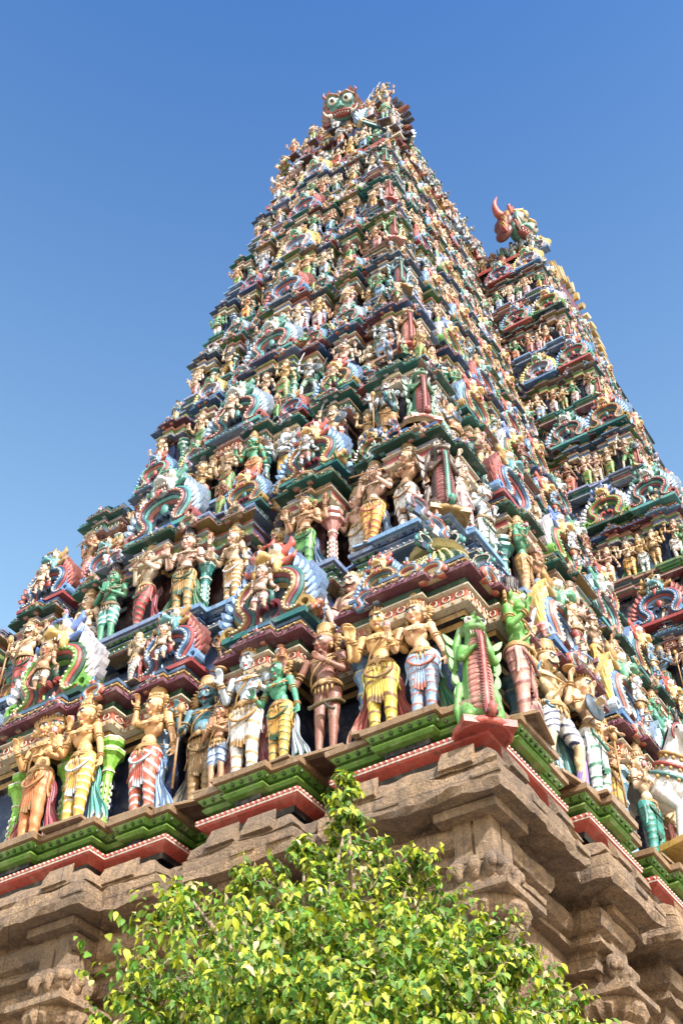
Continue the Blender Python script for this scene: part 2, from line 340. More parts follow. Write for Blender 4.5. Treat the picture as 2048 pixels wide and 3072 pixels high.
def figure(P, key):
    """P: pose. Returns the list of (part name, mesh, colour role)."""
    vox = P.get('vox', .0105)
    sx = P.get('hip', .02); lean = P.get('lean', -.015); fem = P.get('fem', False); fat = P.get('fat', 0.0)
    seat = P.get('seat', False); hz = P.get('hz', .90)
    K = A3(sx, 0, hz); CH = A3(lean, -.005, hz + .37); NK = A3(lean * .8, .01, hz + .55); HD = A3(lean * .6 + P.get('hx', 0), -.015, hz + .70)
    sw = .175 if fem else .205
    b = [('e', K + A3(0, 0, .0), (.150 if fem else .135, .105, .105), None, None), ('e', K + A3(lean * .4, -.005 - fat * .05, .17), (.098 + fat * .07, .082 + fat * .09, .12 + fat * .03), None, None),
         ('e', CH + A3(0, 0, .0), (.135 if fem else .165, .095, .15), None, None), ('e', CH + A3(0, .005, .10), (sw, .075, .06), None, None),
         ('c', NK - A3(0, 0, .05), HD - A3(0, 0, .06), .052, .048, None), ('e', K + A3(lean * .4, -.085 - fat * .14, .135), (.012, .01, .012), None, (.2, .1, .08))]
    if fem:
        for q in (-1, 1): b += [('e', CH + A3(q * .068, -.088, .015), (.060, .055, .056), None, P.get('bodice'))]
    elif not fat:
        for q in (-1, 1): b += [('e', CH + A3(q * .075, -.060, .035), (.075, .045, .050), None, None)]
    heads = P.get('heads', [(0, 0, 0)]); hs = P.get('hs', 1.16)
    for (dx, dy, yw) in heads: b += head_prims(HD + A3(dx, dy, 0), yw + P.get('yaw', 0), hs, P.get('face', 'human'), P.get('pitch', .30))
    jw = MB()
    def band(p, q, t, r, w=.010):
        p, q = np.array(p, float), np.array(q, float); ring(jw, p + (q - p) * t, q - p, r + .003, w, n=12, k=5)
    for (side, el, wr, hd) in P['arms']:
        S = CH + A3(side * sw, .01, .115); el = np.array(el, float) + A3(lean, 0, hz - .9); wr = np.array(wr, float) + A3(lean, 0, hz - .9)
        if abs(el[1]) > .03 and el[1] > 0: S = S + A3(0, .03, 0)
        b += [('e', S, (.062, .055, .062), None, None), ('c', S, el, .052, .040, None), ('c', el, wr, .042, .027, None)]
        b += hand_prims(wr, hd, P.get('pn', (0, -1, 0)), P.get('curl', .3), 1.12, side)
        band(S, el, .55, .048, .011); band(S, el, .70, .046, .008); band(el, wr, .80, .034, .010); band(el, wr, .93, .031, .010)
    legs = P.get('legs', [(-1, (-.085 + sx, -.02, .50), (-.085 + sx * .5, .0, .08), (-.10, -1, -.25)), (1, (.10 + sx * .6, -.04, .50), (.10, -.01, .08), (.35, -1, -.25))])
    g = []
    for (side, kn, an, tdir) in legs:
        H = K + A3(side * .078, 0, -.02); kn = np.array(kn, float); an = np.array(an, float); td = np.array(tdir, float); td /= np.linalg.norm(td)
        fat_l = 1.12 if fem else 1.0
        b += [('c', H, kn, .088 * fat_l, .058, None), ('c', kn, an, .056, .036, None), ('e', kn + (an - kn) * .28 + A3(0, .012, 0), (.056, .052, .11), None, None), ('c', an, an + td * .15, .034, .022, None)]
        for q in range(5): b += [('c', an + td * .15 + A3((q - 2) * .014, 0, -.004), an + td * (.185 - abs(q - 1.5) * .008) + A3((q - 2) * .015, 0, -.008), .010, .008, None)]
        ring(jw, an + A3(0, 0, .03), kn - an, .040, .012, n=12, k=5)
        if P.get('garment', 'long') == 'long':
            g += [('c', H, kn, .115 * fat_l, .080, None), ('c', kn, kn + (an - kn) * .86, .079, .055, None)]
        elif P['garment'] == 'short':
            g += [('c', H, H + (kn - H) * .78, .103 * fat_l, .086, None)]
    parts = [('body', solid(b, vox, 'body_' + key), 'skin')]
    if g:
        g += [('e', K, (.158 if fem else .146, .115, .10), None, None)]
        hk = sum(map(ord, key)); fq = 6.5 + hk % 5; sl = .6 + (hk % 4) * .9; cut = .45 + .12 * (hk % 3)
        def fold(V, N, C, TM):
            ph = V[:, 2] * fq + V[:, 0] * sl * 1.6 * np.sign(V[:, 0] - sx) + V[:, 1] * 1.2 + .25 * np.sin(V[:, 2] * 9 + hk)
            w = np.sin(ph * 2 * math.pi); V = V + N * (.0042 * w)[:, None]
            TM = np.clip((w - cut) / .25, 0, 1) * (V[:, 2] < hz + .01); return V, C, TM
        parts.append(('garment', solid(g, .0115, 'garment_' + key, post=fold), 'cloth'))
    if P.get('garment', 'long') == 'long' and not seat and hz > .6:
        pl = MB(); nu, nv = 13, 9; Q = []; tq = []
        for a_ in range(nu):
            for b_ in range(nv):
                u = a_ / (nu - 1) - .5; v_ = b_ / (nv - 1); Q.append((sx * (1 - v_ * .5) + u * (.07 + .10 * v_), -.128 + .03 * v_ - .014 * math.cos(u * 28) * (.4 + v_), hz - .02 - v_ * (.44 + .05 * (1 - abs(u * 2))))); tq.append(1.0 if v_ > .86 or abs(u) > .45 else 0.0)
        Q = np.array(Q); F_ = grid_faces(nu, nv); pl.add(Q, F_, None, True, tm=np.array(tq)); pl.add(Q + A3(0, .016, 0), F_[:, ::-1], None, True, tm=np.array(tq))
        for q in (-1, 1):
            sw_ = spline([(q * .14 + sx, -.06, hz + .03), (q * .15 + sx, -.11, hz - .08), (q * .08 + sx, -.145, hz - .17), (sx, -.15, hz - .20)], 5); tube(pl, sw_, .016, 6, tm=1.0)
            tube(pl, spline([(q * .155 + sx, -.02, hz + .04), (q * .20 + sx, -.03, hz - .06), (q * .185 + sx, -.03, hz - .22), (q * .215 + sx, -.02, hz - .34)], 4), np.linspace(.03, .014, 13), 6, flat=.5)
        parts.append(('pleated_sash', pl.mesh('sash_' + key), 'cloth'))
    # jewellery
    bt = MB(); nk = MB()
    wz = hz + .085
    for k, (r, z) in enumerate(((.150, -.01), (.142, .016), (.128, .04))): ring(bt, K + A3(lean * .2, -.004, .05 + z), (0, 0, 1), (r + (.012 if not fem else .012)) + fat * .05, .015, sy=.80, n=20, k=5)
    ell(bt, K + A3(0, -.125 - fat * .10, .045), (.045, .02, .04)); 
    for q in (-2, -1, 0, 1, 2): tube(bt, [K + A3(q * .045, -.118 + abs(q) * .012, .03), K + A3(q * .05, -.135 + abs(q) * .016, -.04), K + A3(q * .047, -.128 + abs(q) * .016, -.10 + abs(q) * .02)], [.016, .014, .005], 6)
    for (R_, dz, dy) in ((.085, .0, -.005), (.125, -.035, -.032), (.155, -.085, -.055)): ring(nk, NK + A3(0, dy + .01, -.03 + dz), (0, -.72, 1), R_, .011, sy=.9, n=18, k=5)
    ell(nk, CH + A3(0, -.105, .02), (.03, .018, .032))
    if not fem: tube(nk, spline([CH + A3(.15, -.03, .13), CH + A3(.08, -.105, .04), CH + A3(-.02, -.115 - fat * .09, -.10), CH + A3(-.09, -.09 - fat * .09, -.20), CH + A3(-.13, -.04, -.28)], 5), .011, 6)
    for (dx, dy, yw) in heads:
        Rz = rotm('z', yw + P.get('yaw', 0)); hc = HD + A3(dx, dy, 0)
        for q in (-1, 1):
            ell(jw, hc + Rz @ A3(q * .118, .0, -.075), (.026, .024, .034)); ell(jw, hc + Rz @ A3(q * .122, .0, -.12), (.016, .015, .020))
    parts += [('bangles', jw.mesh('bangles_' + key), 'gold'), ('belt', bt.mesh('belt_' + key), 'gold'), ('necklace', nk.mesh('necklace_' + key), 'gold')]
    # crown and hair
    cr = MB(); ct = P.get('crown', 'tall')
    for hi, (dx, dy, yw) in enumerate(heads):
        Rz = rotm('z', yw + P.get('yaw', 0)); hc = HD + A3(dx, dy, 0); q0 = hc + Rz @ A3(0, .018, .045)
        lathe(cr, [(.112, 0), (.122, .012), (.118, .036), (.106, .046)], 16, q0)
        for k in range(9):
            a = -math.pi / 2 + (k - 4) * .34; ell(cr, q0 + Rz @ A3(math.cos(a) * .112, math.sin(a) * .112, .062 + .018 * (k == 4)), (.016, .012, .026 + .016 * (k == 4)), nu=8, nv=6)
        z = .046
        if ct == 'tall': pr = [(.100, z), (.098, .085), (.108, .093), (.100, .105), (.088, .150), (.098, .158), (.088, .170), (.074, .215), (.084, .223), (.072, .235), (.055, .275), (.062, .283), (.048, .292), (.026, .320), (.032, .330), (.004, .365)]
        elif ct == 'pot': pr = [(.100, z), (.112, .085), (.100, .10), (.112, .14), (.095, .19), (.105, .20), (.07, .235), (.03, .25), (.035, .262), (.004, .29)]
        elif ct == 'hair': pr = [(.095, z), (.080, .08), (.092, .10), (.078, .16), (.092, .22), (.096, .27), (.080, .31), (.03, .325)]
        else: pr = [(.100, z), (.106, .09), (.085, .13), (.04, .16), (.05, .18), (.004, .21)]
        dark = (.035, .018, .02) if ct == 'hair' else None
        lathe(cr, pr, 14, q0, col=dark)
        if ct == 'hair' :
            for k in range(12):
                a = k * math.pi / 6; tube(cr, [q0 + A3(math.cos(a) * .085, math.sin(a) * .085, .06), q0 + A3(math.cos(a) * .082, math.sin(a) * .082, .16), q0 + A3(math.cos(a) * .095, math.sin(a) * .095, .27)], .013, 5, col=(.05, .022, .02))
        if hi == 0:
            # ribbed head fan and hanging hair behind the shoulders
            for q in (-1, 1):
                for k in range(7):
                    a = -1.1 + k * .40; e = A3(math.cos(a) * q, 0, math.sin(a)); c1 = hc + Rz @ (A3(q * .10, .055, -.01) + e * .035)
                    tube(cr, [c1, c1 + Rz @ (e * .045), c1 + Rz @ (e * .082)], [.016, .022, .013], 6)
                for k in range(5): ell(cr, hc + Rz @ A3(q * (.135 + .012 * k), .075, -.13 - k * .045), (.034 - k * .003, .026, .028), nu=8, nv=6)
            if P.get('halo'):
                hm = MB(); n = 22
                for k in range(n):
                    a = -.55 + k * (math.pi + 1.1) / (n - 1); e = A3(math.cos(a), 0, math.sin(a)); c0 = hc + A3(0, .09, .02)
                    tube(hm, [c0 + e * .12, c0 + e * .20, c0 + e * .265], [.016, .022, .012], 5, tm=float(k % 2) * .6)
                lathe(hm, [(.02, 0), (.17, .0), (.17, .02), (.02, .02)], 20, (0, 0, 0)); v = hm.v[-3:]
                for i_ in range(len(hm.v) - 3, len(hm.v)):
                    w_ = hm.v[i_]; hm.v[i_] = np.c_[w_[:, 0] + hc[0], w_[:, 2] + hc[1] + .085, w_[:, 1] + hc[2] + .02]
                parts.append(('head_fan', hm.mesh('fan_' + key), 'gold2'))
    parts.append(('crown', cr.mesh('crown_' + key), 'gold'))
    # shawl: fluted cloth that falls beside the legs
    for q in P.get('shawl', (1,)):
        sm = MB(); nu, nv = 22, 14; Pm = []; tmv = []
        for i in range(nu):
            u = i / (nu - 1)
            for j in range(nv):
                v_ = j / (nv - 1); z = hz - .03 - v_ * (hz - .09) * (.92 + .08 * math.sin(u * 15)); wdt = .05 + .20 * v_ ** 1.2 + .03 * math.sin(v_ * 9)
                x = q * (.11 + .045 * v_ + u * wdt) + sx; y = .045 + .018 * math.sin(u * 22) * (.3 + v_)
                Pm.append((x, y, z)); tmv.append(1.0 if (abs(math.sin(u * 11)) > .90 or v_ > .93) else 0.0)
        Pm = np.array(Pm); k = len(Pm); F = grid_faces(nu, nv); B = Pm + A3(0, .03, 0)
        sm.add(Pm, F, None, True, tm=np.array(tmv)); sm.add(B, F[:, ::-1], None, True, tm=np.array(tmv))
        rim = [(i * nv + nv - 1, (i + 1) * nv + nv - 1) for i in range(nu - 1)]
        for (a, c_) in rim: sm.add([Pm[a], Pm[c_], B[c_], B[a]], np.array([[0, 1, 2, 3]]), None, tm=1.0)
        rim = [(j, j + 1) for j in range(nv - 1)] + [((nu - 1) * nv + j, (nu - 1) * nv + j + 1) for j in range(nv - 1)]
        for (a, c_) in rim: sm.add([Pm[a], Pm[c_], B[c_], B[a]], np.array([[0, 1, 2, 3]]), None)
        parts.append(('shawl', sm.mesh('shawl_' + key), 'shawl'))
    # things held
    at = MB(); has = False
    for kind, p, d in P.get('held', []):
        has = True; p = np.array(p, float) + A3(lean, 0, hz - .9); d = np.array(d, float)
        if kind == 'lotus':
            tube(at, [p - d * .06, p + d * .04], .010, 6, col=(.10, .28, .10))
            for k in range(6):
                a = k * math.pi / 3; e = A3(math.cos(a), math.sin(a), 0); ell(at, p + d * .085 + e * .018, (.020, .020, .046), (.62, .30, .34), nu=8, nv=6)
        elif kind == 'staff': tube(at, [p - d * .75, p + d * .30], .016, 8, col=(.45, .27, .08)); ell(at, p + d * .36, (.05, .05, .08), (.5, .32, .1))
        elif kind == 'sword': tube(at, spline([p - d * .05, p + d * .12, p + d * .30 + A3(.03, 0, 0), p + d * .48 + A3(.08, 0, 0)], 4), [.016] * 4 + [.03] * 5 + [.034, .03, .02, .006], 6, col=(.45, .47, .5), flat=.3)
        elif kind == 'disc': lathe(at, [(.012, -.015), (.07, -.01), (.075, 0), (.07, .012), (.012, .016)], 14, p + d * .10, col=(.5, .32, .10))
        elif kind == 'flute': tube(at, [p - d * .28, p + d * .28], .013, 8, col=(.5, .30, .10))
        elif kind == 'drum': lathe(at, [(.05, -.06), (.02, 0), (.05, .06)], 10, p + d * .09, col=(.45, .2, .08))
        elif kind == 'shield':
            t_ = MB(); lathe(t_, [(.01, -.03), (.05, -.04), (.15, -.012), (.16, 0), (.15, .014), (.01, .03)], 18, col=(.10, .16, .22)); v_, lp_, lt_, c_, tm_, s_ = t_.arrays()
            at.add(np.c_[v_[:, 0], v_[:, 2], v_[:, 1]] + p, [list(lp_[a:a + n]) for a, n in zip(np.r_[0, np.cumsum(lt_)[:-1]], lt_)], (.10, .16, .22), True)
        elif kind == 'snake': tube(at, spline([p + A3(-.17, -.06, .05), p + A3(-.10, -.15, -.03), p + A3(.05, -.155, -.0), p + A3(.17, -.09, .04), p + A3(.20, .02, .06)], 6), .024, 8, col=(.22, .18, .08)); tube(at, spline([p + A3(.05, -.15, 0), p + A3(.10, -.16, -.08), p + A3(.17, -.14, -.12)], 5), .02, 8, col=(.10, .08, .05))
    if has: parts.append(('held_emblem', at.mesh('held_' + key), 'gold'))
    if P.get('slab', True):
        sl = MB(); box(sl, (sx * .5, .03, .018), (.56, .42, .036)); box(sl, (sx * .5, .045, -.013), (.50, .36, .026), tm=.0, col=(.16, .09, .06)); parts.append(('plinth', sl.mesh('plinth_' + key), 'slab'))
    return parts

FIG = {}
def hang(s, x=.30, z=.92): return (s, (s * .27, .0, 1.10), (s * x, -.03, z - .06), (s * .08, -.1, -1))
def up_front(s): return (s, (s * .27, -.02, 1.12), (s * .25, -.19, 1.26), (0, -.15, 1))
def low_front(s): return (s, (s * .27, .0, 1.10), (s * .20, -.20, 1.08), (s * .1, -.45, -.85))
def back_up(s): return (s, (s * .36, .06, 1.20), (s * .37, -.02, 1.44), (s * .05, -.15, 1))
def make_figures():
    F = FIG
    F['lotus_lady'] = figure(dict(fem=True, hip=.04, lean=-.03, arms=[(-1, (-.25, -.02, 1.10), (-.27, -.17, 1.16), (-.1, -.3, 1)), hang(1, .34)], held=[('lotus', (-.28, -.20, 1.28), A3(0, 0, 1))], shawl=(1,), crown='tall', yaw=-.35, halo=False, bodice=None), 'lotus_lady')
    F['four_armed'] = figure(dict(hip=.0, lean=0, arms=[up_front(-1), low_front(1), back_up(-1), back_up(1)], held=[('disc', (-.38, -.02, 1.52), A3(0, 0, 1)), ('drum', (.38, -.02, 1.52), A3(0, 0, 1))], shawl=(-1, 1), crown='hair', yaw=-.2), 'four_armed')
    F['raised_arm'] = figure(dict(fem=True, hip=-.04, lean=.03, arms=[(-1, (-.30, -.02, 1.42), (-.27, -.05, 1.66), (.1, -.2, 1)), hang(1, .34)], shawl=(1,), crown='pot', yaw=-.5, bodice=None), 'raised_arm')
    F['praying'] = figure(dict(hip=0, lean=0, arms=[(-1, (-.27, -.04, 1.10), (-.035, -.22, 1.17), (.05, -.1, 1)), (1, (.27, -.04, 1.10), (.035, -.22, 1.17), (-.05, -.1, 1))], pn=(0, -1, 0), curl=.02, garment='short', shawl=(), crown='hair', halo=True), 'praying')
    F['three_faced'] = figure(dict(hip=.02, lean=-.01, heads=[(0, 0, 0), (.125, .03, .75), (-.125, .03, -.75)], hs=1.02, arms=[up_front(-1), low_front(1), back_up(-1), back_up(1)], held=[('lotus', (-.38, -.02, 1.50), A3(0, 0, 1)), ('lotus', (.38, -.02, 1.50), A3(0, 0, 1))], shawl=(-1, 1), crown='tall'), 'three_faced')
    F['fluter'] = figure(dict(hip=-.04, lean=.02, arms=[(-1, (-.27, -.06, 1.16), (-.16, -.20, 1.40), (.9, -.2, .3)), (1, (.25, -.08, 1.16), (.02, -.22, 1.40), (.7, -.3, .4))], held=[('flute', (-.05, -.24, 1.43), A3(1, 0, -.08))], shawl=(1,), crown='pot', yaw=.5, legs=[(-1, (-.12, -.03, .50), (-.10, 0, .08), (-.1, -1, -.25)), (1, (.06, -.12, .50), (-.05, -.06, .09), (-.3, -.9, -.4))]), 'fluter')
    F['warrior'] = figure(dict(hip=.0, lean=0, arms=[(-1, (-.33, -.03, 1.42), (-.30, -.06, 1.70), (.1, -.1, 1)), (1, (.32, -.04, 1.16), (.34, -.24, 1.08), (.1, -1, .1))], held=[('sword', (-.29, -.06, 1.78), A3(.15, 0, 1)), ('shield', (.36, -.26, 1.06), A3(0, 0, 1))], garment='short', shawl=(1,), crown='pot', face='moustache', legs=[(-1, (-.20, -.06, .52), (-.24, .0, .08), (-.5, -1, -.25)), (1, (.20, -.10, .54), (.27, -.01, .10), (.6, -1, -.25))]), 'warrior')
    F['door_guardian'] = figure(dict(hip=.02, lean=0, fat=.5, arms=[(-1, (-.28, -.02, 1.10), (-.20, -.18, 1.02), (.4, -.6, -.5)), (1, (.35, .0, 1.22), (.42, -.10, 1.44), (.1, -.4, 1)), back_up(-1)], held=[('staff', (-.20, -.24, .94), A3(0, 0, 1))], shawl=(-1,), crown='pot', face='moustache', halo=True), 'door_guardian')
    F['beast_headed'] = figure(dict(hip=0, lean=0, fat=.3, arms=[up_front(-1), hang(1), back_up(1)], held=[('lotus', (.37, -.02, 1.52), A3(0, 0, 1))], shawl=(1,), crown='hair', face='beast', yaw=.1), 'beast_headed')
    F['elephant_headed'] = figure(dict(hip=0, lean=0, fat=1.0, arms=[up_front(-1), low_front(1), back_up(-1), back_up(1)], garment='short', shawl=(), crown='pot', face='elephant', hs=1.05), 'elephant_headed')
    F['snake_belted'] = figure(dict(hip=.03, lean=-.02, fat=.25, arms=[(-1, (-.35, .0, 1.12), (-.42, -.14, 1.32), (-.1, -.3, 1)), (1, (.26, -.05, 1.12), (.12, -.20, 1.18), (-.6, -.4, .4))], held=[('snake', (.03, .0, .66), A3(0, 0, 1)), ('drum', (-.43, -.18, 1.40), A3(0, 0, 1))], garment='none', shawl=(), crown='pot', yaw=-.4), 'snake_belted')
    seatlegs = [(-1, (-.22, -.26, .36), (-.13, -.26, .08), (-.3, -1, -.2)), (1, (.30, -.24, .30), (.16, -.34, .10), (.4, -1, -.2))]
    F['seated_dwarf'] = figure(dict(hip=0, lean=0, hz=.30, fat=1.0, arms=[(-1, (-.36, .0, 1.16), (-.40, -.08, 1.42), (0, -.2, 1)), (1, (.33, -.06, 1.12), (.30, -.26, 1.02), (0, -.7, -.4))], legs=seatlegs, garment='short', shawl=(), crown='low', face='moustache', halo=True, slab=False, hs=1.35), 'seated_dwarf')
    F['seated_lady'] = figure(dict(fem=True, hip=0, lean=0, hz=.30, arms=[up_front(-1), (1, (.28, .02, 1.12), (.34, -.06, .90), (.2, -.2, -1))], legs=seatlegs, garment='long', shawl=(), crown='tall', slab=False, yaw=-.3), 'seated_lady')
# ------------------------------------------------------------------ ornaments
def omega():
    h = [(.40, .05), (.335, .025), (.255, .05), (.215, .12), (.25, .20), (.315, .29), (.32, .40), (.25, .49), (.13, .545), (0, .56)]
    a = spline(h, 6); b = a[::-1].copy(); b[:, 0] *= -1
    return np.concatenate([a, b[1:]])
def leafshape(w, h, bend=.3, n=7):
    t = np.linspace(0, 1, n); c = np.c_[bend * h * t ** 2, h * t]; wd = w * np.sin(np.pi * np.clip(t * .9 + .1, 0, 1)) ** .7
    return np.r_[np.c_[c[:, 0] - wd / 2, c[:, 1]], np.c_[c[:, 0] + wd / 2, c[:, 1]][::-1]]
def xf2(poly, s, ang, tx, tz, mir=False):
    p = np.asarray(poly) * s
    if mir: p = p * A3(-1, 1)[:2]
    c, sn = math.cos(ang), math.sin(ang); return np.c_[p[:, 0] * c - p[:, 1] * sn + tx, p[:, 0] * sn + p[:, 1] * c + tz]

def lion_face(cols, key):
    c1, c2, c3, fl, hd, mt = cols; out = []
    o = omega(); o[:, 0] *= .93; w = np.interp(np.linspace(0, 1, len(o)), [0, .08, .2, .5, .8, .92, 1], [.08, .15, .205, .22, .205, .15, .08])
    m = MB(); ribbon(m, o, w * 1.12, .10, -.02, c1); ribbon(m, o, w * .80, .0, -.05, c2); ribbon(m, o, w * .48, -.03, -.075, c3); ribbon(m, o, w * .20, -.06, -.095, c1)
    for i in range(4, len(o) - 4, 3): ell(m, (o[i][0], -.098, o[i][1]), .013, (.66, .60, .44), nu=6, nv=4)
    for q in (-1, 1):
        sp = [(q * (.085 + .05 * math.cos(a)), .16 + .05 * math.sin(a) + .03 * a) for a in np.linspace(-2.6, 4.2, 14)]; ribbon(m, sp, .05, .06, -.03, c3)
    ell(m, (0, -.0, .36), (.06, .05, .09), c2, nu=8, nv=6)
    for q in (-1, 1):
        sp = [(q * (.40 + .07 * math.cos(a) * (1 - a / 9)), .075 + .065 * math.sin(a) * (1 - a / 9)) for a in np.linspace(-1.6, 4.6, 16)]
        ribbon(m, sp, .045, .08, -.06, c1)
    out.append(('arch_band', m.mesh('band_' + key)))
    m = MB()
    prism(m, [(-.37, 0), (.37, 0), (.40, .30), (.33, .55), (.16, .70), (-.16, .70), (-.33, .55), (-.40, .30)], .22, .06)
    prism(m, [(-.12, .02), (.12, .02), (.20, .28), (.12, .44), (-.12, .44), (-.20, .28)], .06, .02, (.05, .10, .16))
    prism(m, [(-.44, -.06), (.44, -.06), (.44, .0), (-.44, .0)], .25, -.09, c2); out.append(('backing', m.mesh('back_' + key)))
    for q in (-1, 1):
        m = MB()
        for k in range(8):
            t = k / 7; a = -.25 + 1.45 * t; x = q * (.40 + .02 * math.sin(t * 3) - .20 * t ** 2); z = .12 + .54 * t
            ang = -q * (1.45 - 1.05 * t); pl = xf2(leafshape(.085, .17 + .03 * math.sin(k), .35), 1, ang, x, z, q > 0)
            if q > 0: pl = pl[::-1]
            prism(m, pl, .08, -.005 - .01 * (k % 2), fl); pl2 = xf2(leafshape(.04, .11, .35), 1, ang, x, z, q > 0)
            if q > 0: pl2 = pl2[::-1]
            prism(m, pl2, .0, -.03, tuple(min(1, v * 1.9 + .06) for v in fl))
        out.append(('flame_fringe', m.mesh('flame_' + key)))
    # the face: bulging eyes, gaping toothed mouth with tongue, curled horns
    P = []; z0 = .70
    P += [('e', (0, .02, z0 + .06), (.15, .12, .13), None, hd), ('e', (0, -.08, z0 - .0), (.13, .09, .055), None, hd), ('e', (0, -.15, z0 + .03), (.055, .045, .05), None, hd),
          ('e', (0, -.055, z0 - .075), (.085, .05, .055), None, (.20, .01, .02)), ('e', (0, -.05, z0 - .155), (.105, .08, .035), None, hd)]
    for q in (-1, 1):
        P += [('e', (q * .085, -.085, z0 + .12), (.056, .050, .056), None, WH), ('e', (q * .088, -.130, z0 + .12), (.024, .016, .026), None, BK), ('c', (q * .02, -.11, z0 + .185), (q * .15, -.07, z0 + .175), .020, .016, mt),
              ('e', (q * .115, -.08, z0 - .09), (.035, .05, .085), None, hd), ('e', (q * .045, -.155, z0 - .0), (.03, .035, .03), None, hd),
              ('c', (q * .14, 0, z0 + .12), (q * .215, .0, z0 + .20), .05, .04, mt), ('c', (q * .215, 0, z0 + .20), (q * .20, .0, z0 + .30), .04, .012, mt),
              ('c', (q * .16, -.02, z0 - .02), (q * .26, -.03, z0 + .0), .045, .03, mt), ('c', (q * .26, -.03, z0 + .0), (q * .29, -.03, z0 + .07), .028, .008, mt)]
    P += [('c', (0, .0, z0 + .17), (0, -.02, z0 + .27), .05, .035, mt), ('c', (0, -.02, z0 + .27), (.03, -.03, z0 + .34), .035, .01, mt)]
    out.append(('face', solid(P, .014, 'face_' + key)))
    m = MB()
    for x, l in ((-.09, .075), (-.045, .045), (-.015, .04), (.015, .04), (.045, .045), (.09, .075)): tube(m, [(x, -.12, z0 - .025), (x * 1.05, -.135, z0 - .025 - l)], [.016, .002], 6, col=WH)
    for x in (-.06, -.02, .02, .06): tube(m, [(x, -.11, z0 - .14), (x, -.12, z0 - .105)], [.014, .002], 6, col=WH)
    ell(m, (0, -.10, z0 - .15), (.04, .06, .02), (.55, .05, .05)); tube(m, [(0, -.13, z0 - .15), (0, -.16, z0 - .20), (0, -.14, z0 - .26)], [.035, .03, .008], 8, col=(.55, .05, .05), flat=.5)
    out.append(('teeth_and_tongue', m.mesh('teeth_' + key)))
    return out

def cherub(key):
    return figure(dict(hip=0, lean=0, hz=.42, fat=.6, arms=[hang(-1, .45, .95), hang(1, .45, .95)], legs=[(-1, (-.12, -.06, .22), (-.12, .0, .04), (-.2, -1, -.2)), (1, (.12, -.06, .22), (.12, 0, .04), (.2, -1, -.2))], garment='short', shawl=(), crown='low', slab=False, hs=1.35, vox=.013), key)

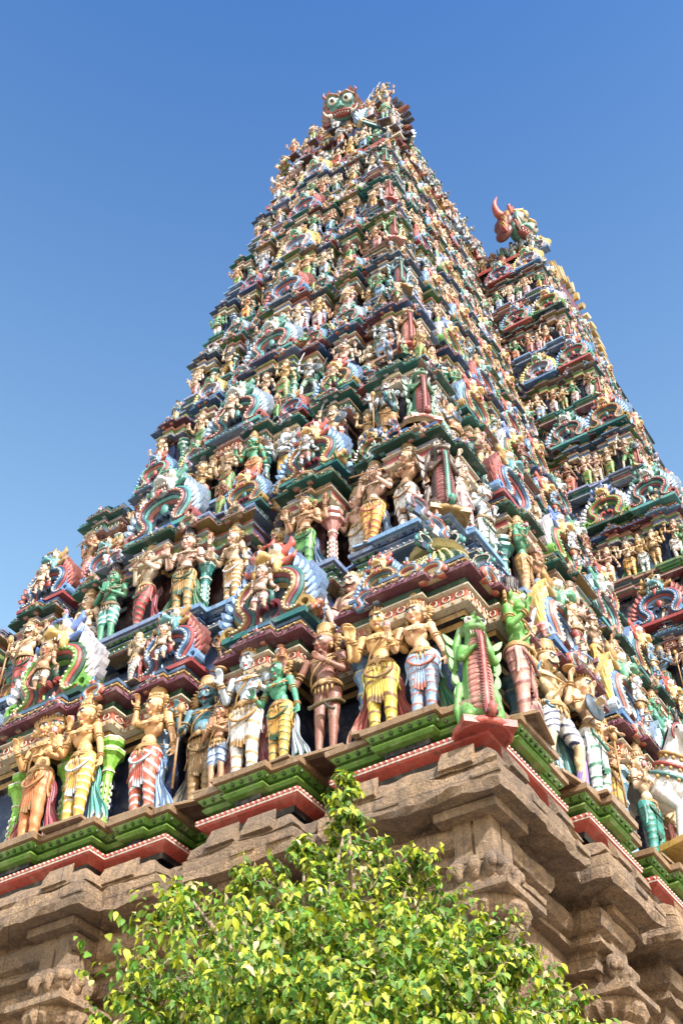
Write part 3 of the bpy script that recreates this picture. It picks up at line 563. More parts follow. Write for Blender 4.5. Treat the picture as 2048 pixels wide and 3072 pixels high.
def yali(key):
    """rearing corner beast: ribbed belly, green back and hood, long tongue-trunk falling to the plinth"""
    out = []; G = None; P = []
    P += [('c', (0, .02, .30), (0, .0, .80), .20, .21, G), ('c', (0, .0, .80), (0, .02, 1.25), .21, .17, G), ('c', (0, .03, 1.25), (0, -.02, 1.55), .15, .13, G),
          ('e', (0, -.03, 1.66), (.17, .17, .15), None, G), ('e', (0, -.16, 1.58), (.13, .11, .06), None, G), ('e', (0, -.13, 1.47), (.11, .10, .035), None, G), ('e', (0, -.15, 1.525), (.09, .08, .02), None, (.30, .02, .03)),
          ('c', (0, -.20, 1.62), (0, -.27, 1.66), .05, .035, G), ('c', (0, .0, 1.78), (0, -.05, 1.90), .05, .03, G), ('c', (0, -.05, 1.90), (.02, -.10, 1.94), .03, .015, G)]
    for q in (-1, 1):
        P += [('e', (q * .10, -.13, 1.74), (.060, .05, .060), None, WH), ('e', (q * .10, -.178, 1.74), (.028, .016, .028), None, BK), ('c', (q * .03, -.14, 1.81), (q * .17, -.08, 1.80), .022, .016, G),
              ('c', (q * .16, .06, 1.70), (q * .24, .06, 1.40), .05, .06, G), ('c', (q * .24, .06, 1.40), (q * .26, .05, 1.05), .06, .03, G),
              ('c', (q * .17, .0, 1.32), (q * .23, -.10, 1.10), .075, .06, G), ('c', (q * .23, -.10, 1.10), (q * .10, -.20, 1.22), .055, .035, G), ('c', (q * .10, -.20, 1.22), (q * .03, -.22, 1.26), .035, .03, G),
              ('c', (q * .16, .02, .36), (q * .20, -.10, .20), .12, .08, G), ('c', (q * .20, -.10, .20), (q * .19, -.06, .05), .075, .06, G), ('c', (q * .19, -.06, .05), (q * .20, -.20, .04), .055, .035, G),
              ('c', (q * .24, .05, .75), (q * .30, .05, .35), .05, .05, G), ('c', (q * .30, .05, .35), (q * .24, .05, .02), .05, .04, G)]
    out.append(('body', solid(P, .014, 'yali_body_' + key), 'skin'))
    b = [('c', (0, -.05, .38), (0, -.075, .80), .165, .175, None), ('c', (0, -.075, .80), (0, -.045, 1.24), .175, .125, None), ('c', (0, -.045, 1.24), (0, -.08, 1.40), .12, .09, None)]
    def rib(V, N, C, TM):
        w = np.abs(np.sin(V[:, 2] * 36)); V = V + N * (.012 * w)[:, None]; return V, C, (w < .25).astype(float)
    out.append(('belly', solid(b, .012, 'yali_belly_' + key, post=rib), 'cloth'))
    m = MB(); sp = spline([(0, -.20, 1.50), (0, -.28, 1.38), (0, -.29, 1.1), (0, -.28, .70), (0, -.27, .35), (0, -.30, .12), (.0, -.40, .04), (0, -.44, .12), (0, -.38, .17)], 8)
    tube(m, sp, np.interp(np.linspace(0, 1, len(sp)), [0, .3, .8, .9, 1], [.03, .045, .055, .06, .025]), 8, flat=1)
    for i in range(3, len(sp) - 12, 1):
        for q in (-1, 1): tube(m, [sp[i] + A3(q * .035, -.03, 0), sp[i] + A3(q * .075, -.012, -.015)], [.014, .006], 5, tm=1.0)
    out.append(('trunk', m.mesh('yali_trunk_' + key), 'shawl'))
    for q in (-1, 1):
        m = MB()
        for x, l in ((.03, .04), (.065, .055), (.09, .09)): tube(m, [(q * x, -.22 + x * .6, 1.55), (q * x * 1.05, -.235 + x * .6, 1.55 - l)], [.016, .003], 6, col=WH)
        out.append(('fangs', m.mesh('yali_fang_' + key), 'skin')); m = MB()
        for k in range(5): prism(m, xf2(leafshape(.10, .22, .4), 1, q * (-.4 - .2 * k), q * .25, .55 + .22 * k, q > 0)[::(-1 if q > 0 else 1)], .10, .04)
        out.append(('wing_fringe', m.mesh('yali_wing_' + key), 'skin'))
    m = MB(); box(m, (0, -.02, -.02), (.70, .62, .10)); ring(m, (0, 0, -.02), (0, 0, 1), .34, .06); out.append(('plinth', m.mesh('yali_plinth_' + key), 'slab'))
    return out

def gable_mask(key, hd, rim, horn):
    """giant horned guardian mask of a gable end, unit width 1"""
    P = [('e', (0, .05, .50), (.42, .25, .42), None, hd), ('e', (0, -.16, .52), (.075, .10, .13), None, hd), ('e', (0, -.20, .43), (.14, .10, .07), None, hd), ('e', (0, -.15, .27), (.36, .13, .09), None, (.30, .04, .04)),
         ('e', (0, -.12, .17), (.27, .12, .06), None, (.40, .10, .08)), ('e', (0, -.10, .22), (.24, .11, .05), None, (.03, .01, .01)), ('c', (0, -.10, .66), (0, -.04, 1.0), .07, .08, rim)]
    for q in (-1, 1):
        P += [('e', (q * .23, -.12, .68), (.20, .12, .21), None, hd), ('e', (q * .23, -.20, .66), (.125, .085, .13), None, WH), ('e', (q * .22, -.275, .65), (.065, .022, .065), None, (.04, .05, .06)), ('e', (q * .22, -.292, .65), (.03, .012, .03), None, BK),
              ('c', (q * .06, -.20, .84), (q * .25, -.20, .92), .045, .05, rim), ('c', (q * .25, -.20, .92), (q * .45, -.12, .80), .05, .035, rim), ('c', (q * .28, -.14, .28), (q * .42, -.14, .40), .055, .04, (.45, .10, .08)),
              ('c', (q * .40, .02, .86), (q * .52, .0, 1.02), .07, .05, horn), ('c', (q * .52, 0, 1.02), (q * .48, 0, 1.16), .05, .012, horn), ('e', (q * .08, -.25, .41), (.05, .05, .045), None, hd)]
    m = MB()
    for x, l in ((-.30, .20), (-.20, .12), (-.12, .10), (-.04, .09), (.04, .09), (.12, .10), (.20, .12), (.30, .20)):
        tube(m, [(x, -.22 + abs(x) * .2, .27), (x * 1.06, -.28 + abs(x) * .2, .27 - l)], [.042, .006], 8, col=WH)
    for q in (-1, 1): tube(m, spline([(q * .34, -.20, .20), (q * .42, -.30, .14), (q * .50, -.32, .22), (q * .54, -.30, .34)], 5), np.linspace(.055, .006, 16), 8, col=WH)
    fl_ = []
    for q in (-1, 1):
        f = MB(); fl_.append(('flame_fringe', f))
        for k in range(9):
            t = k / 8; pl = xf2(leafshape(.13, .26, .35), 1, -q * (1.9 - 1.5 * t), q * (.44 - .12 * t * t), .10 + .85 * t, q > 0)
            prism(f, pl[::-1] if q > 0 else pl, .14, .02, rim if k % 2 else horn)
    return [('face', solid(P, .019, 'mask_' + key)), ('fangs', m.mesh('fangs_' + key))] + [(n_, f_.mesh('mflame_' + key)) for n_, f_ in fl_]

def column(key, kind=0):
    """faceted dwarf column, unit height"""
    m = MB(); n = 8; wh = (.70, .68, .60)
    if kind == 0: pr = [(.16, 0), (.16, .05), (.115, .20), (.10, .24), (.088, .58), (.10, .60), (.12, .63), (.12, .66), (.10, .68), (.11, .74), (.15, .80), (.17, .815), (.17, .85), (.12, .86), (.14, .93), (.20, .95), (.20, 1.0)]
    else: pr = [(.15, 0), (.15, .08), (.10, .12), (.085, .16), (.075, .62), (.10, .66), (.085, .70), (.16, .80), (.22, .83), (.22, .87), (.13, .89), (.13, .93), (.19, .95), (.19, 1.0)]
    lathe(m, pr, n, smooth=False, rot=math.pi / 8)
    for z, r in (((.05, .165), (.63, .125), (.85, .175), (1.0, .205)) if kind == 0 else ((.08, .155), (.66, .105), (.87, .225), (1.0, .195))):
        lathe(m, [(r * .9, z - .012), (r, z - .01), (r, z + .004), (r * .9, z + .006)], n, col=wh, smooth=False, rot=math.pi / 8)
    for k in range(8):
        a = k * math.pi / 4; c_, s_ = math.cos(a), math.sin(a)
        for z in (.30, .37, .44, .51): ell(m, (c_ * .088, s_ * .088, z), (.016, .016, .026), wh, nu=6, nv=4)
    return m.mesh('column_' + key)

def small_nasi(key, c1, c2, c3):
    m = MB(); o = omega() * .8; ribbon(m, o, .15, .10, -.02, c1); ribbon(m, o, .09, .0, -.05, c2); ribbon(m, o, .04, -.03, -.07, c3)
    prism(m, [(-.3, 0), (.3, 0), (.3, .3), (.12, .52), (-.12, .52), (-.3, .3)], .16, .05, c2)
    ell(m, (0, -.03, .52), (.09, .08, .09), c1, nu=8, nv=6); ell(m, (0, -.03, .66), (.05, .04, .10), c3, nu=8, nv=6)
    for q in (-1, 1):
        ell(m, (q * .05, -.10, .55), .028, WH, nu=6, nv=5); ell(m, (q * .05, -.125, .55), .012, BK, nu=6, nv=4); ell(m, (q * .16, -.0, .50), (.07, .05, .05), c3, nu=8, nv=6); ell(m, (q * .36, .0, .16), (.07, .05, .10), c1, nu=8, nv=6)
    return m.mesh('nasi_' + key)

def kuta_roof(key, w, d, h, c1, c2, c3):
    """small domed corner roof with a lattice of raised diamonds and a lotus collar on the ridge"""
    m = MB(); n = 9; zs = np.linspace(0, 1, n); f = 1 - .62 * zs ** 1.5 - .12 * zs
    for side in range(4):
        W, D = (w, d) if side % 2 == 0 else (d, w); R = rotm('z', side * math.pi / 2)
        P = np.array([[(u - .5) * W * f[i], -D / 2 * f[i], zs[i] * h] for i in range(n) for u in (0, 1)]) @ R.T
        m.add(P, np.array([(2 * i, 2 * i + 1, 2 * i + 3, 2 * i + 2) for i in range(n - 1)]), c2, True)
        nx = max(3, int(W / .16)); ny = 5
        def S(u, v, k): 
            ff = 1 - .62 * v ** 1.5 - .12 * v; return R @ A3((u - .5) * W * ff, -(D / 2 * ff + k), v * h + k * .4)
        for j in range(ny * 2 - 1):
            for i in range(nx + (j % 2 == 0) * -1 + 0 if j % 2 == 0 else nx + 1):
                u = (i + (1.0 if j % 2 == 0 else .5)) / (nx + .0) if j % 2 == 0 else i / nx; v = (j + 1) / (ny * 2); du, dv = .42 / nx, .42 / ny
                if u - du < 0 or u + du > 1: continue
                q = [S(u, v - dv, .006), S(u + du, v, .006), S(u, min(v + dv, 1), .006), S(u - du, v, .006), S(u, v, .05)]
                m.add(q, np.array([(0, 1, 4), (1, 2, 4), (2, 3, 4), (3, 0, 4)]), c1); ell(m, S(u, v, .05), .022, c3, nu=6, nv=4)
    lathe(m, [(.30 * w, h * .96), (.34 * w, h * 1.02), (.22 * w, h * 1.08), (.30 * w, h * 1.18), (.12 * w, h * 1.28), (.16 * w, h * 1.36), (.02, h * 1.55)], 12, cols=[c3, c2, c3, c1, c3, c2])
    box(m, (0, 0, -.04), (w * .97, d * .97, .08), c1)
    return m.mesh('kuta_' + key)

def horse(key):
    P = [('c', (0, .0, .95), (0, .55, .98), .30, .28, None), ('c', (0, -.10, .95), (0, -.32, 1.45), .25, .14, None), ('c', (0, -.32, 1.45), (0, -.42, 1.62), .14, .13, None), ('c', (0, -.42, 1.62), (0, -.78, 1.42), .13, .075, None),
         ('e', (0, -.80, 1.42), (.075, .07, .085), None, (.45, .25, .22))]
    for q in (-1, 1):
        P += [('e', (q * .115, -.50, 1.62), (.03, .05, .04), None, WH), ('e', (q * .135, -.51, 1.62), (.014, .025, .025), None, BK), ('c', (q * .07, -.36, 1.72), (q * .09, -.36, 1.86), .035, .012, None),
              ('c', (q * .15, -.10, .80), (q * .16, -.30, .50), .12, .07, None), ('c', (q * .16, -.30, .50), (q * .16, -.22, .08), .06, .05, None), ('e', (q * .16, -.24, .05), (.065, .08, .06), None, BK),
              ('c', (q * .16, .55, .80), (q * .17, .48, .48), .13, .07, None), ('c', (q * .17, .48, .48), (q * .17, .60, .08), .06, .05, None), ('e', (q * .17, .58, .05), (.065, .08, .06), None, BK)]
    out = [('body', solid(P, .016, 'horse_' + key), 'skin')]
    m = MB()
    ring(m, (0, -.62, 1.52), (0, -1, -.55), .115, .018, col=(.35, .04, .05)); ring(m, (0, -.44, 1.60), (0, -1, -.2), .15, .018, col=(.35, .04, .05))
    for k, (y, z, R) in enumerate(((-.27, 1.32, .19), (-.20, 1.18, .225), (-.13, 1.05, .265))):
        ring(m, (0, y, z), (0, -.55, 1), R, .028, col=[(.5, .32, .1), (.45, .08, .06), (.1, .3, .3)][k])
        for j in range(12):
            a = j * math.pi / 6; ell(m, (math.cos(a) * (R + .01), y - .02 + math.sin(a) * (R * .9), z - .07 + math.sin(a) * .12), .028, (.5, .36, .12), nu=6, nv=5)
    tube(m, spline([(0, -.40, 1.78), (0, -.26, 1.66), (0, -.12, 1.40), (0, .0, 1.22)], 5), .05, 6, col=(.06, .04, .04)); tube(m, [(0, -.42, 1.74), (0, -.48, 1.98)], [.05, .01], 8, col=(.05, .05, .08))
    out.append(('harness', m.mesh('harness_' + key), 'gold')); m = MB(); box(m, (0, .15, -.03), (.7, 1.3, .08)); out.append(('plinth', m.mesh('hpl_' + key), 'slab'))
    return out
# ------------------------------------------------------------------ camera (where the photographer stood)
F_PX = 3613.; PITCH = rad(45.17); YAW = rad(57.0)
fh = A3(-math.cos(YAW), math.sin(YAW), 0); UPV = A3(0, 0, 1)
FW = math.cos(PITCH) * fh + math.sin(PITCH) * UPV; RT = np.cross(FW, UPV); RT /= np.linalg.norm(RT); UV = np.cross(RT, FW)
CAM = A3(5.79251762, -12.48369855, 1.6)
def proj(p):
    p = np.asarray(p, float) - CAM; z = p @ FW; return 1024 + F_PX * (p @ RT) / z, 1536 - F_PX * (p @ UV) / z, z
def in_view(p, m=60):
    x, y, z = proj(p); return z > 0 and -m < x < 2048 + m and -m < y < 3072 + m
from mathutils import Matrix
cam = bpy.data.cameras.new('camera'); camo = bpy.data.objects.new('camera', cam); COL.objects.link(camo); SC.camera = camo
cam.sensor_fit = 'VERTICAL'; cam.sensor_height = 36; cam.lens = F_PX / 3072 * 36; cam.clip_end = 3000; cam.clip_start = .1
camo.matrix_world = Matrix(((RT[0], UV[0], -FW[0], CAM[0]), (RT[1], UV[1], -FW[1], CAM[1]), (RT[2], UV[2], -FW[2], CAM[2]), (0, 0, 0, 1)))

# ------------------------------------------------------------------ tower massing
FZ = [11, 16.3, 21.4, 26.3, 30.9, 35.2, 39.2, 43.0, 46.5]
def S(z): return float(np.interp(z, [11, 16.4, 20, 24, 30, 35, 40, 47], [0, 1.43, 2.75, 4.0, 5.4, 6.4, 7.3, 8.3]))
W0, L0 = 17.0, 44.0
HALF = [(0, 2.35, 0, 'corner'), (2.35, 3.0, -.60, 'recess'), (3.0, 4.65, .15, 'bay'), (4.65, 5.42, -.60, 'recess'), (5.42, 6.62, .15, 'bay'), (6.62, 8.5, .5, 'mid')]
WING = [(0, 2.45, 0, 'corner'), (2.45, 3.0, -.55, 'recess'), (3.0, 4.9, .20, 'bay'), (4.9, 5.5, -.50, 'recess'), (5.5, 8.0, .3, 'bay'), (8.0, 8.6, -.50, 'recess'), (8.6, 10.6, .20, 'bay'),
        (10.6, 11.2, -.50, 'recess'), (11.2, 13.6, .20, 'bay'), (13.6, 14.2, -.3, 'recess'), (14.2, 16.6, 0, 'bay'), (16.6, 17.2, -.3, 'recess')]
RET = [(0, .35, -.25, 'recess'), (.35, 2.1, 0, 'bay'), (2.1, 2.35, -.25, 'recess'), (2.35, 4.2, 0, 'bay')]
def dims(z):
    s = S(z); pull = float(np.interp(z, [11, 16, 20, 26, 32, 38], [0, 1.5, 2.1, 1.9, 1.0, 0])); w = W0 - 1.38 * s - pull; yr = 16.0; off = 3.7 - .030 * (z - 11)
    return dict(s=s, xe=-.69 * s, xw=-W0 + .69 * s + pull, w=w, sa=w / W0, yr=yr, lw=yr - s, sb=(yr - s) / 17.2, off=off, sr=off / 4.2)
def bays(z, stone=False):
    """[(face, start, end, projection, kind)] along each visible face, measured from the near corner"""
    d = dims(z); q = d['sa'] ** .5; out = []
    H = HALF
    if stone is True: H = [(0, 2.2, 0, 'corner'), (2.2, 3.15, -.25, 'recess'), (3.15, 4.5, .1, 'bay'), (4.5, 5.6, -.25, 'recess'), (5.6, 6.62, .1, 'bay'), (6.62, 8.5, .5, 'mid')]
    a = d['sa']; full = H[:-1] + [(6.62, 17 - 6.62, .5, 'mid')] + [(17 - e, 17 - b, p, k) for (b, e, p, k) in H[:-1]][::-1]
    out += [('A', b * a, e * a, p * q, k) for (b, e, p, k) in full]
    Wg = WING
    if stone is True: Wg = [(b - (.2 if k == 'recess' else -.2) * (b > 0), e + (.2 if k == 'recess' else -.2) * (e < 17), max(p, -.25), k) for (b, e, p, k) in WING]
    out += [('B', b * d['sb'], e * d['sb'], p * q, k) for (b, e, p, k) in Wg]
    out += [('R', b * d['sr'], e * d['sr'], p * q, k) for (b, e, p, k) in RET]
    if stone == 'steps':
        o2 = []
        for (f, b, e, p, k) in out:
            L_ = e - b
            if k == 'recess' or L_ < .75: o2.append((f, b, e, p, k)); continue
            sp = min(.17, L_ * .1); o2 += [(f, b, b + L_ * .30, p, k), (f, b + L_ * .30, b + L_ * .70, p + sp, k), (f, b + L_ * .70, e, p, k)]
        out = o2
    return out
def place_on(face, t, n, z, d):
    """world point and heading of a spot t along a face and n out from it"""
    if face == 'A': return A3(d['xe'] - t, d['s'] - n, z), 0.0
    if face == 'B': return A3(d['xe'] + n, d['s'] + t, z), math.pi / 2
    if face == 'R': return A3(d['xe'] + t, d['yr'] - n, z), 0.0
    return A3(d['xe'] + d['off'] + n, d['yr'] + t, z), math.pi / 2
def outline(z, stone=False):
    d = dims(z); B = bays(z, stone); P = []
    A = [b for b in B if b[0] == 'A'][::-1]
    for (_, b, e, p, k) in A: P += [(d['xe'] - e, d['s'] - p), (d['xe'] - b, d['s'] - p)]
    for (_, b, e, p, k) in [b for b in B if b[0] == 'B']: P += [(d['xe'] + p, d['s'] + b), (d['xe'] + p, d['s'] + e)]
    for (_, b, e, p, k) in [b for b in B if b[0] == 'R']: P += [(d['xe'] + b, d['yr'] - p), (d['xe'] + e, d['yr'] - p)]
    xo = d['xe'] + d['off']; y2 = L0 - d['yr']; P += [(xo, d['yr']), (xo, y2), (d['xe'], y2), (d['xe'], L0 - d['s']), (d['xw'], L0 - d['s']), (d['xw'], y2), (d['xw'] - d['off'], y2), (d['xw'] - d['off'], d['yr']), (d['xw'], d['yr']), (d['xw'], d['s'])]
    out = []
    for p in P:
        if not out or abs(p[0] - out[-1][0]) + abs(p[1] - out[-1][1]) > 1e-6: out.append(p)
    if abs(out[0][0] - out[-1][0]) + abs(out[0][1] - out[-1][1]) < 1e-6: out.pop()
    res = []; n = len(out)
    for i in range(n):
        a, b, c = np.array(out[i - 1]), np.array(out[i]), np.array(out[(i + 1) % n]); u = b - a; v = c - b
        if abs(u[0] * v[1] - u[1] * v[0]) > 1e-9: res.append(out[i])
    return np.array(res)
def offs(P, o):
    n = len(P); E = np.roll(P, -1, 0) - P; L = np.linalg.norm(E, axis=1)[:, None]; N = np.c_[E[:, 1], -E[:, 0]] / L; Np = np.roll(N, 1, 0)
    dt = (N * Np).sum(1)[:, None]; return P + o * (N + Np) / (1 + dt)
VARC = [(.02, .24, .20), (.04, .12, .30), (.24, .04, .06), (.45, .30, .08), (.14, .34, .05), (.50, .25, .22), (.26, .32, .50), (.45, .13, .05)]
def sweep(mb, P, prof, vary=None):
    """prof: (offset, z, colour of the band up to the next entry); vary: seed for repainting single bays in other colours"""
    n = len(P); q_ = random.Random(vary)
    grp = [0] * n; g = 0
    for i in range(n):
        e = P[(i + 1) % n] - P[i]; L = abs(e).sum()
        if L > .45: g = q_.choice([0, 0, 1, 2, 3])
        grp[i] = g
    for si, ((o0, z0, c), (o1, z1, _)) in enumerate(zip(prof[:-1], prof[1:])):
        a = offs(P, o0); b = offs(P, o1); alt = [c] + [c if vary is None or max(c) < .09 else tuple(.25 * u + .75 * v for u, v in zip(c, q_.choice(VARC))) for _ in range(3)]
        V = np.concatenate([np.r_[np.c_[a[[i, (i + 1) % n]], [z0, z0]], np.c_[b[[(i + 1) % n, i]], [z1, z1]]] for i in range(n)])
        C = np.repeat(np.array([(*alt[grp[i]], 1.0) for i in range(n)]), 4, 0)
        mb.add(V, np.arange(4 * n).reshape(n, 4), cols=C)
def cap(mb, P, o, z, c=None):
    a = offs(P, o); mb.add(np.c_[a, np.full(len(a), z)], [tuple(range(len(a)))], c)
def along(P, o, step, fn):
    a = offs(P, o); n = len(a)
    for i in range(n):
        p, q = a[i], a[(i + 1) % n]; e = q - p; L = np.linalg.norm(e)
        nrm = np.array([e[1], -e[0]]) / L
        if nrm[0] < -.5 or nrm[1] > .5 or L < .15: continue
        k = max(1, int(L / step))
        for j in range(k):
            w = p + e * (j + .5) / k
            if in_view((w[0], w[1], FZ[0] + 1 if fn is None else fn.z), 80): fn(w, nrm, L / k)

NAVY = (.014, .055, .16); BLUE = (.055, .17, .36); LBLUE = (.22, .40, .62); TEAL = (.03, .24, .22); MAROON = (.20, .035, .055); RED = (.52, .07, .03); GREEN = (.16, .38, .03); DGREEN = (.02, .13, .09)
GLD = (.42, .28, .07); TAN = (.36, .25, .14); CREAM = (.60, .55, .44); SLATE = (.10, .19, .30); PINK = (.60, .30, .28); ORG = (.50, .17, .05); PLUM = (.24, .09, .13); DK = (.035, .03, .04); WHT = (.74, .72, .68); LIL = (.34, .38, .56)
TIERC = [  # base mouldings, kerb, wall, beam, band, canopy, strip, upper steps
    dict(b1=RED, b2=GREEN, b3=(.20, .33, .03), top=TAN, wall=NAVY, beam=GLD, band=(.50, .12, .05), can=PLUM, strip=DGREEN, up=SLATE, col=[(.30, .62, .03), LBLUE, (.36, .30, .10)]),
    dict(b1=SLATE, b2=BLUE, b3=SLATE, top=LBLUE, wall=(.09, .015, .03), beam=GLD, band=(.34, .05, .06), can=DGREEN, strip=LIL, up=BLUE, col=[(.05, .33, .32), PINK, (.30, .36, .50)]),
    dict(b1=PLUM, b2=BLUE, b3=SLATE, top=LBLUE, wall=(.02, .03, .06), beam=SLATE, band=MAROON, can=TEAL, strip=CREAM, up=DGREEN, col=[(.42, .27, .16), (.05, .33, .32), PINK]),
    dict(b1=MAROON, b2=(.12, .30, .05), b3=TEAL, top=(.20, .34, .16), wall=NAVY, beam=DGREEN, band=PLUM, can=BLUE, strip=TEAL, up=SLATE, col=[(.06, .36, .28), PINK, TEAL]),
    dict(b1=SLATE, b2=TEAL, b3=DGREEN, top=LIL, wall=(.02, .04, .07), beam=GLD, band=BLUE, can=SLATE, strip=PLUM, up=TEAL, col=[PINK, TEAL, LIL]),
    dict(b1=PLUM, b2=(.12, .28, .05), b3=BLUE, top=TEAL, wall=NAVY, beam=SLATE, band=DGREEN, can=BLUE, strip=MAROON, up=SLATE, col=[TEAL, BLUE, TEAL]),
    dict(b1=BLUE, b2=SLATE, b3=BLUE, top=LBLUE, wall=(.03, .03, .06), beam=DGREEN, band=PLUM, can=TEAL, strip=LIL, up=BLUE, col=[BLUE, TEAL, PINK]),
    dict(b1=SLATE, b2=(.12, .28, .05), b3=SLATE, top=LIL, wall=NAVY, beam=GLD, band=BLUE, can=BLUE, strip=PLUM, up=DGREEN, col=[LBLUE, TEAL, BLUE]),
    dict(b1=PLUM, b2=BLUE, b3=SLATE, top=LIL, wall=NAVY, beam=SLATE, band=MAROON, can=SLATE, strip=TEAL, up=BLUE, col=[GLD, TEAL, BLUE])]

tower = tag(empty('temple_gateway_tower', (-8.5, 22, 0)), 'tiered temple gateway tower crowded with painted sculpture on a bare granite base', 'temple tower')
def part(name, mb_or_me, parent, mat=None, color=None, kind=None):
    me = mb_or_me.mesh(name, mat) if isinstance(mb_or_me, MB) else mb_or_me
    o = put(name, me, parent, color)
    pw = A3(8.5, -22, 0); o.location = pw if parent is tower else (0, 0, 0)
    if kind: o['kind'] = kind
    return o
storeys = []
def build_storey(i):
    z0, z1 = FZ[i], FZ[i + 1]; h = z1 - z0; k = h / 5.3; c = TIERC[i]; P = outline(z0, 'steps'); d = dims(z0); dl = .52 * min(1, d['sa'] * 1.15 + .05)
    Z = lambda t: z0 + t * k
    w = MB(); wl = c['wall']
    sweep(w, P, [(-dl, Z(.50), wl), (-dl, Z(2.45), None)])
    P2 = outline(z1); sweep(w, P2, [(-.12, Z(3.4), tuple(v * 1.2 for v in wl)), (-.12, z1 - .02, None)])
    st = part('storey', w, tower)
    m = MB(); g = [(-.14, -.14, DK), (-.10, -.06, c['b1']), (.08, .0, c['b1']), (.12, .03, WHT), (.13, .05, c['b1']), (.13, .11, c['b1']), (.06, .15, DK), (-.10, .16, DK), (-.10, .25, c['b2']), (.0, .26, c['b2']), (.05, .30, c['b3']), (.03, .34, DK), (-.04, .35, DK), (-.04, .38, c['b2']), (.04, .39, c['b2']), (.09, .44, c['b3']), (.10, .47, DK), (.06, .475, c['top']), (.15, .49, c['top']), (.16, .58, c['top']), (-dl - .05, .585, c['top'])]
    if i == 0: sweep(m, outline(z0), [(o * .8, Z(z), cc) for o, z, cc in g[:8]]); g = g[7:]
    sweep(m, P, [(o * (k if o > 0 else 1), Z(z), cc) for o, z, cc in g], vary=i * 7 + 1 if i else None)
    if i < 3:
        def bead(wp, nr, st_): ell(m, (wp[0], wp[1], Z(.08)), .024 * k, (.62, .50, .42), nu=6, nv=4)
        bead.z = z0; along(P if i else outline(z0), (.14 if i else .108) * k, .09 + .03 * i, bead)
        def petal(wp, nr, st_):
            ell(m, (wp[0], wp[1], Z(.42)), (.035, .035, .04 * k), tuple(v * .35 for v in c['b2']), nu=6, nv=4)
        petal.z = z0; along(P, .075 * k, .15, petal)
    part('base_moulding', m, st)
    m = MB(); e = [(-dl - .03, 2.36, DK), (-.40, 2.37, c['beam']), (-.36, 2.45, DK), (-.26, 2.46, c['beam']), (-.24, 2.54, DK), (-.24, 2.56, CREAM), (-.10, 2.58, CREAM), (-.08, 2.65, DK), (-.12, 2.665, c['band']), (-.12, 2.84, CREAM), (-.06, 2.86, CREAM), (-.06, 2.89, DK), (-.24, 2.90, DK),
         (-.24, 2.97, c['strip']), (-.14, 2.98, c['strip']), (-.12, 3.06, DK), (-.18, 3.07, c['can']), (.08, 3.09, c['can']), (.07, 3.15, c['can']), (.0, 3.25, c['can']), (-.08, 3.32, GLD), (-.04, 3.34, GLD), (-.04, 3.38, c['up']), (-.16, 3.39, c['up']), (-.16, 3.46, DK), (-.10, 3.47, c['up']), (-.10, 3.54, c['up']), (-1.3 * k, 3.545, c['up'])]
    
    sh = max(.35, min(1.0, 1.38 * (S(z1) - S(z0)) / 2)); e[-1] = (-sh, e[-1][1], c['up'])
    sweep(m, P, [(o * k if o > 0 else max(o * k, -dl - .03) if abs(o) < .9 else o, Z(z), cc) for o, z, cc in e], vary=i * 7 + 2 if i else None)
    if i < 4:
        def scroll(wp, nr, s_):
            t = np.array([-nr[1], nr[0]])
            for q in (-1, 1):
                pts = [np.r_[wp + t * q * .05 * math.sin(a) * s_ * 6 + nr * .015, Z(2.75 + .06 * math.cos(a))] for a in np.linspace(.3, 4.2, 6)]; tube(m, pts, .012, 4, col=CREAM)
        scroll.z = z0 + 2
        if i % 2 == 0: along(P, -.12 * k, .20, scroll)
        def dots(wp, nr, s_): ell(m, (wp[0], wp[1], Z(2.615)), .03 * k, (.55, .30, .08), nu=6, nv=4); ell(m, (wp[0] + nr[0] * .05, wp[1] + nr[1] * .05, Z(3.36)), .02 * k, (.6, .5, .3), nu=6, nv=4)
        dots.z = z0 + 2; along(P, -.09 * k, .16 if i != 1 else .3, dots)
        def arcs(wp, nr, s_):
            t = np.array([-nr[1], nr[0]]); tube(m, [np.r_[wp + t * .07 * math.cos(a) + nr * (.10 - .05 * math.sin(a)), Z(3.14 + .11 * math.sin(a))] for a in np.linspace(0, math.pi, 6)], .013, 4, col=tuple(v * .3 for v in c['can']))
            tube(m, [np.r_[wp + t * .035 * math.cos(a) + nr * (.10 - .05 * math.sin(a)), Z(3.13 + .06 * math.sin(a))] for a in np.linspace(0, math.pi, 5)], .012, 4, col=tuple(min(1, v * 1.9) for v in c['can']))
        arcs.z = z0 + 2; along(P, .0, .19, arcs)
    part('entablature', m, st)
    storeys.append(st); return st
for i in range(8): build_storey(i)

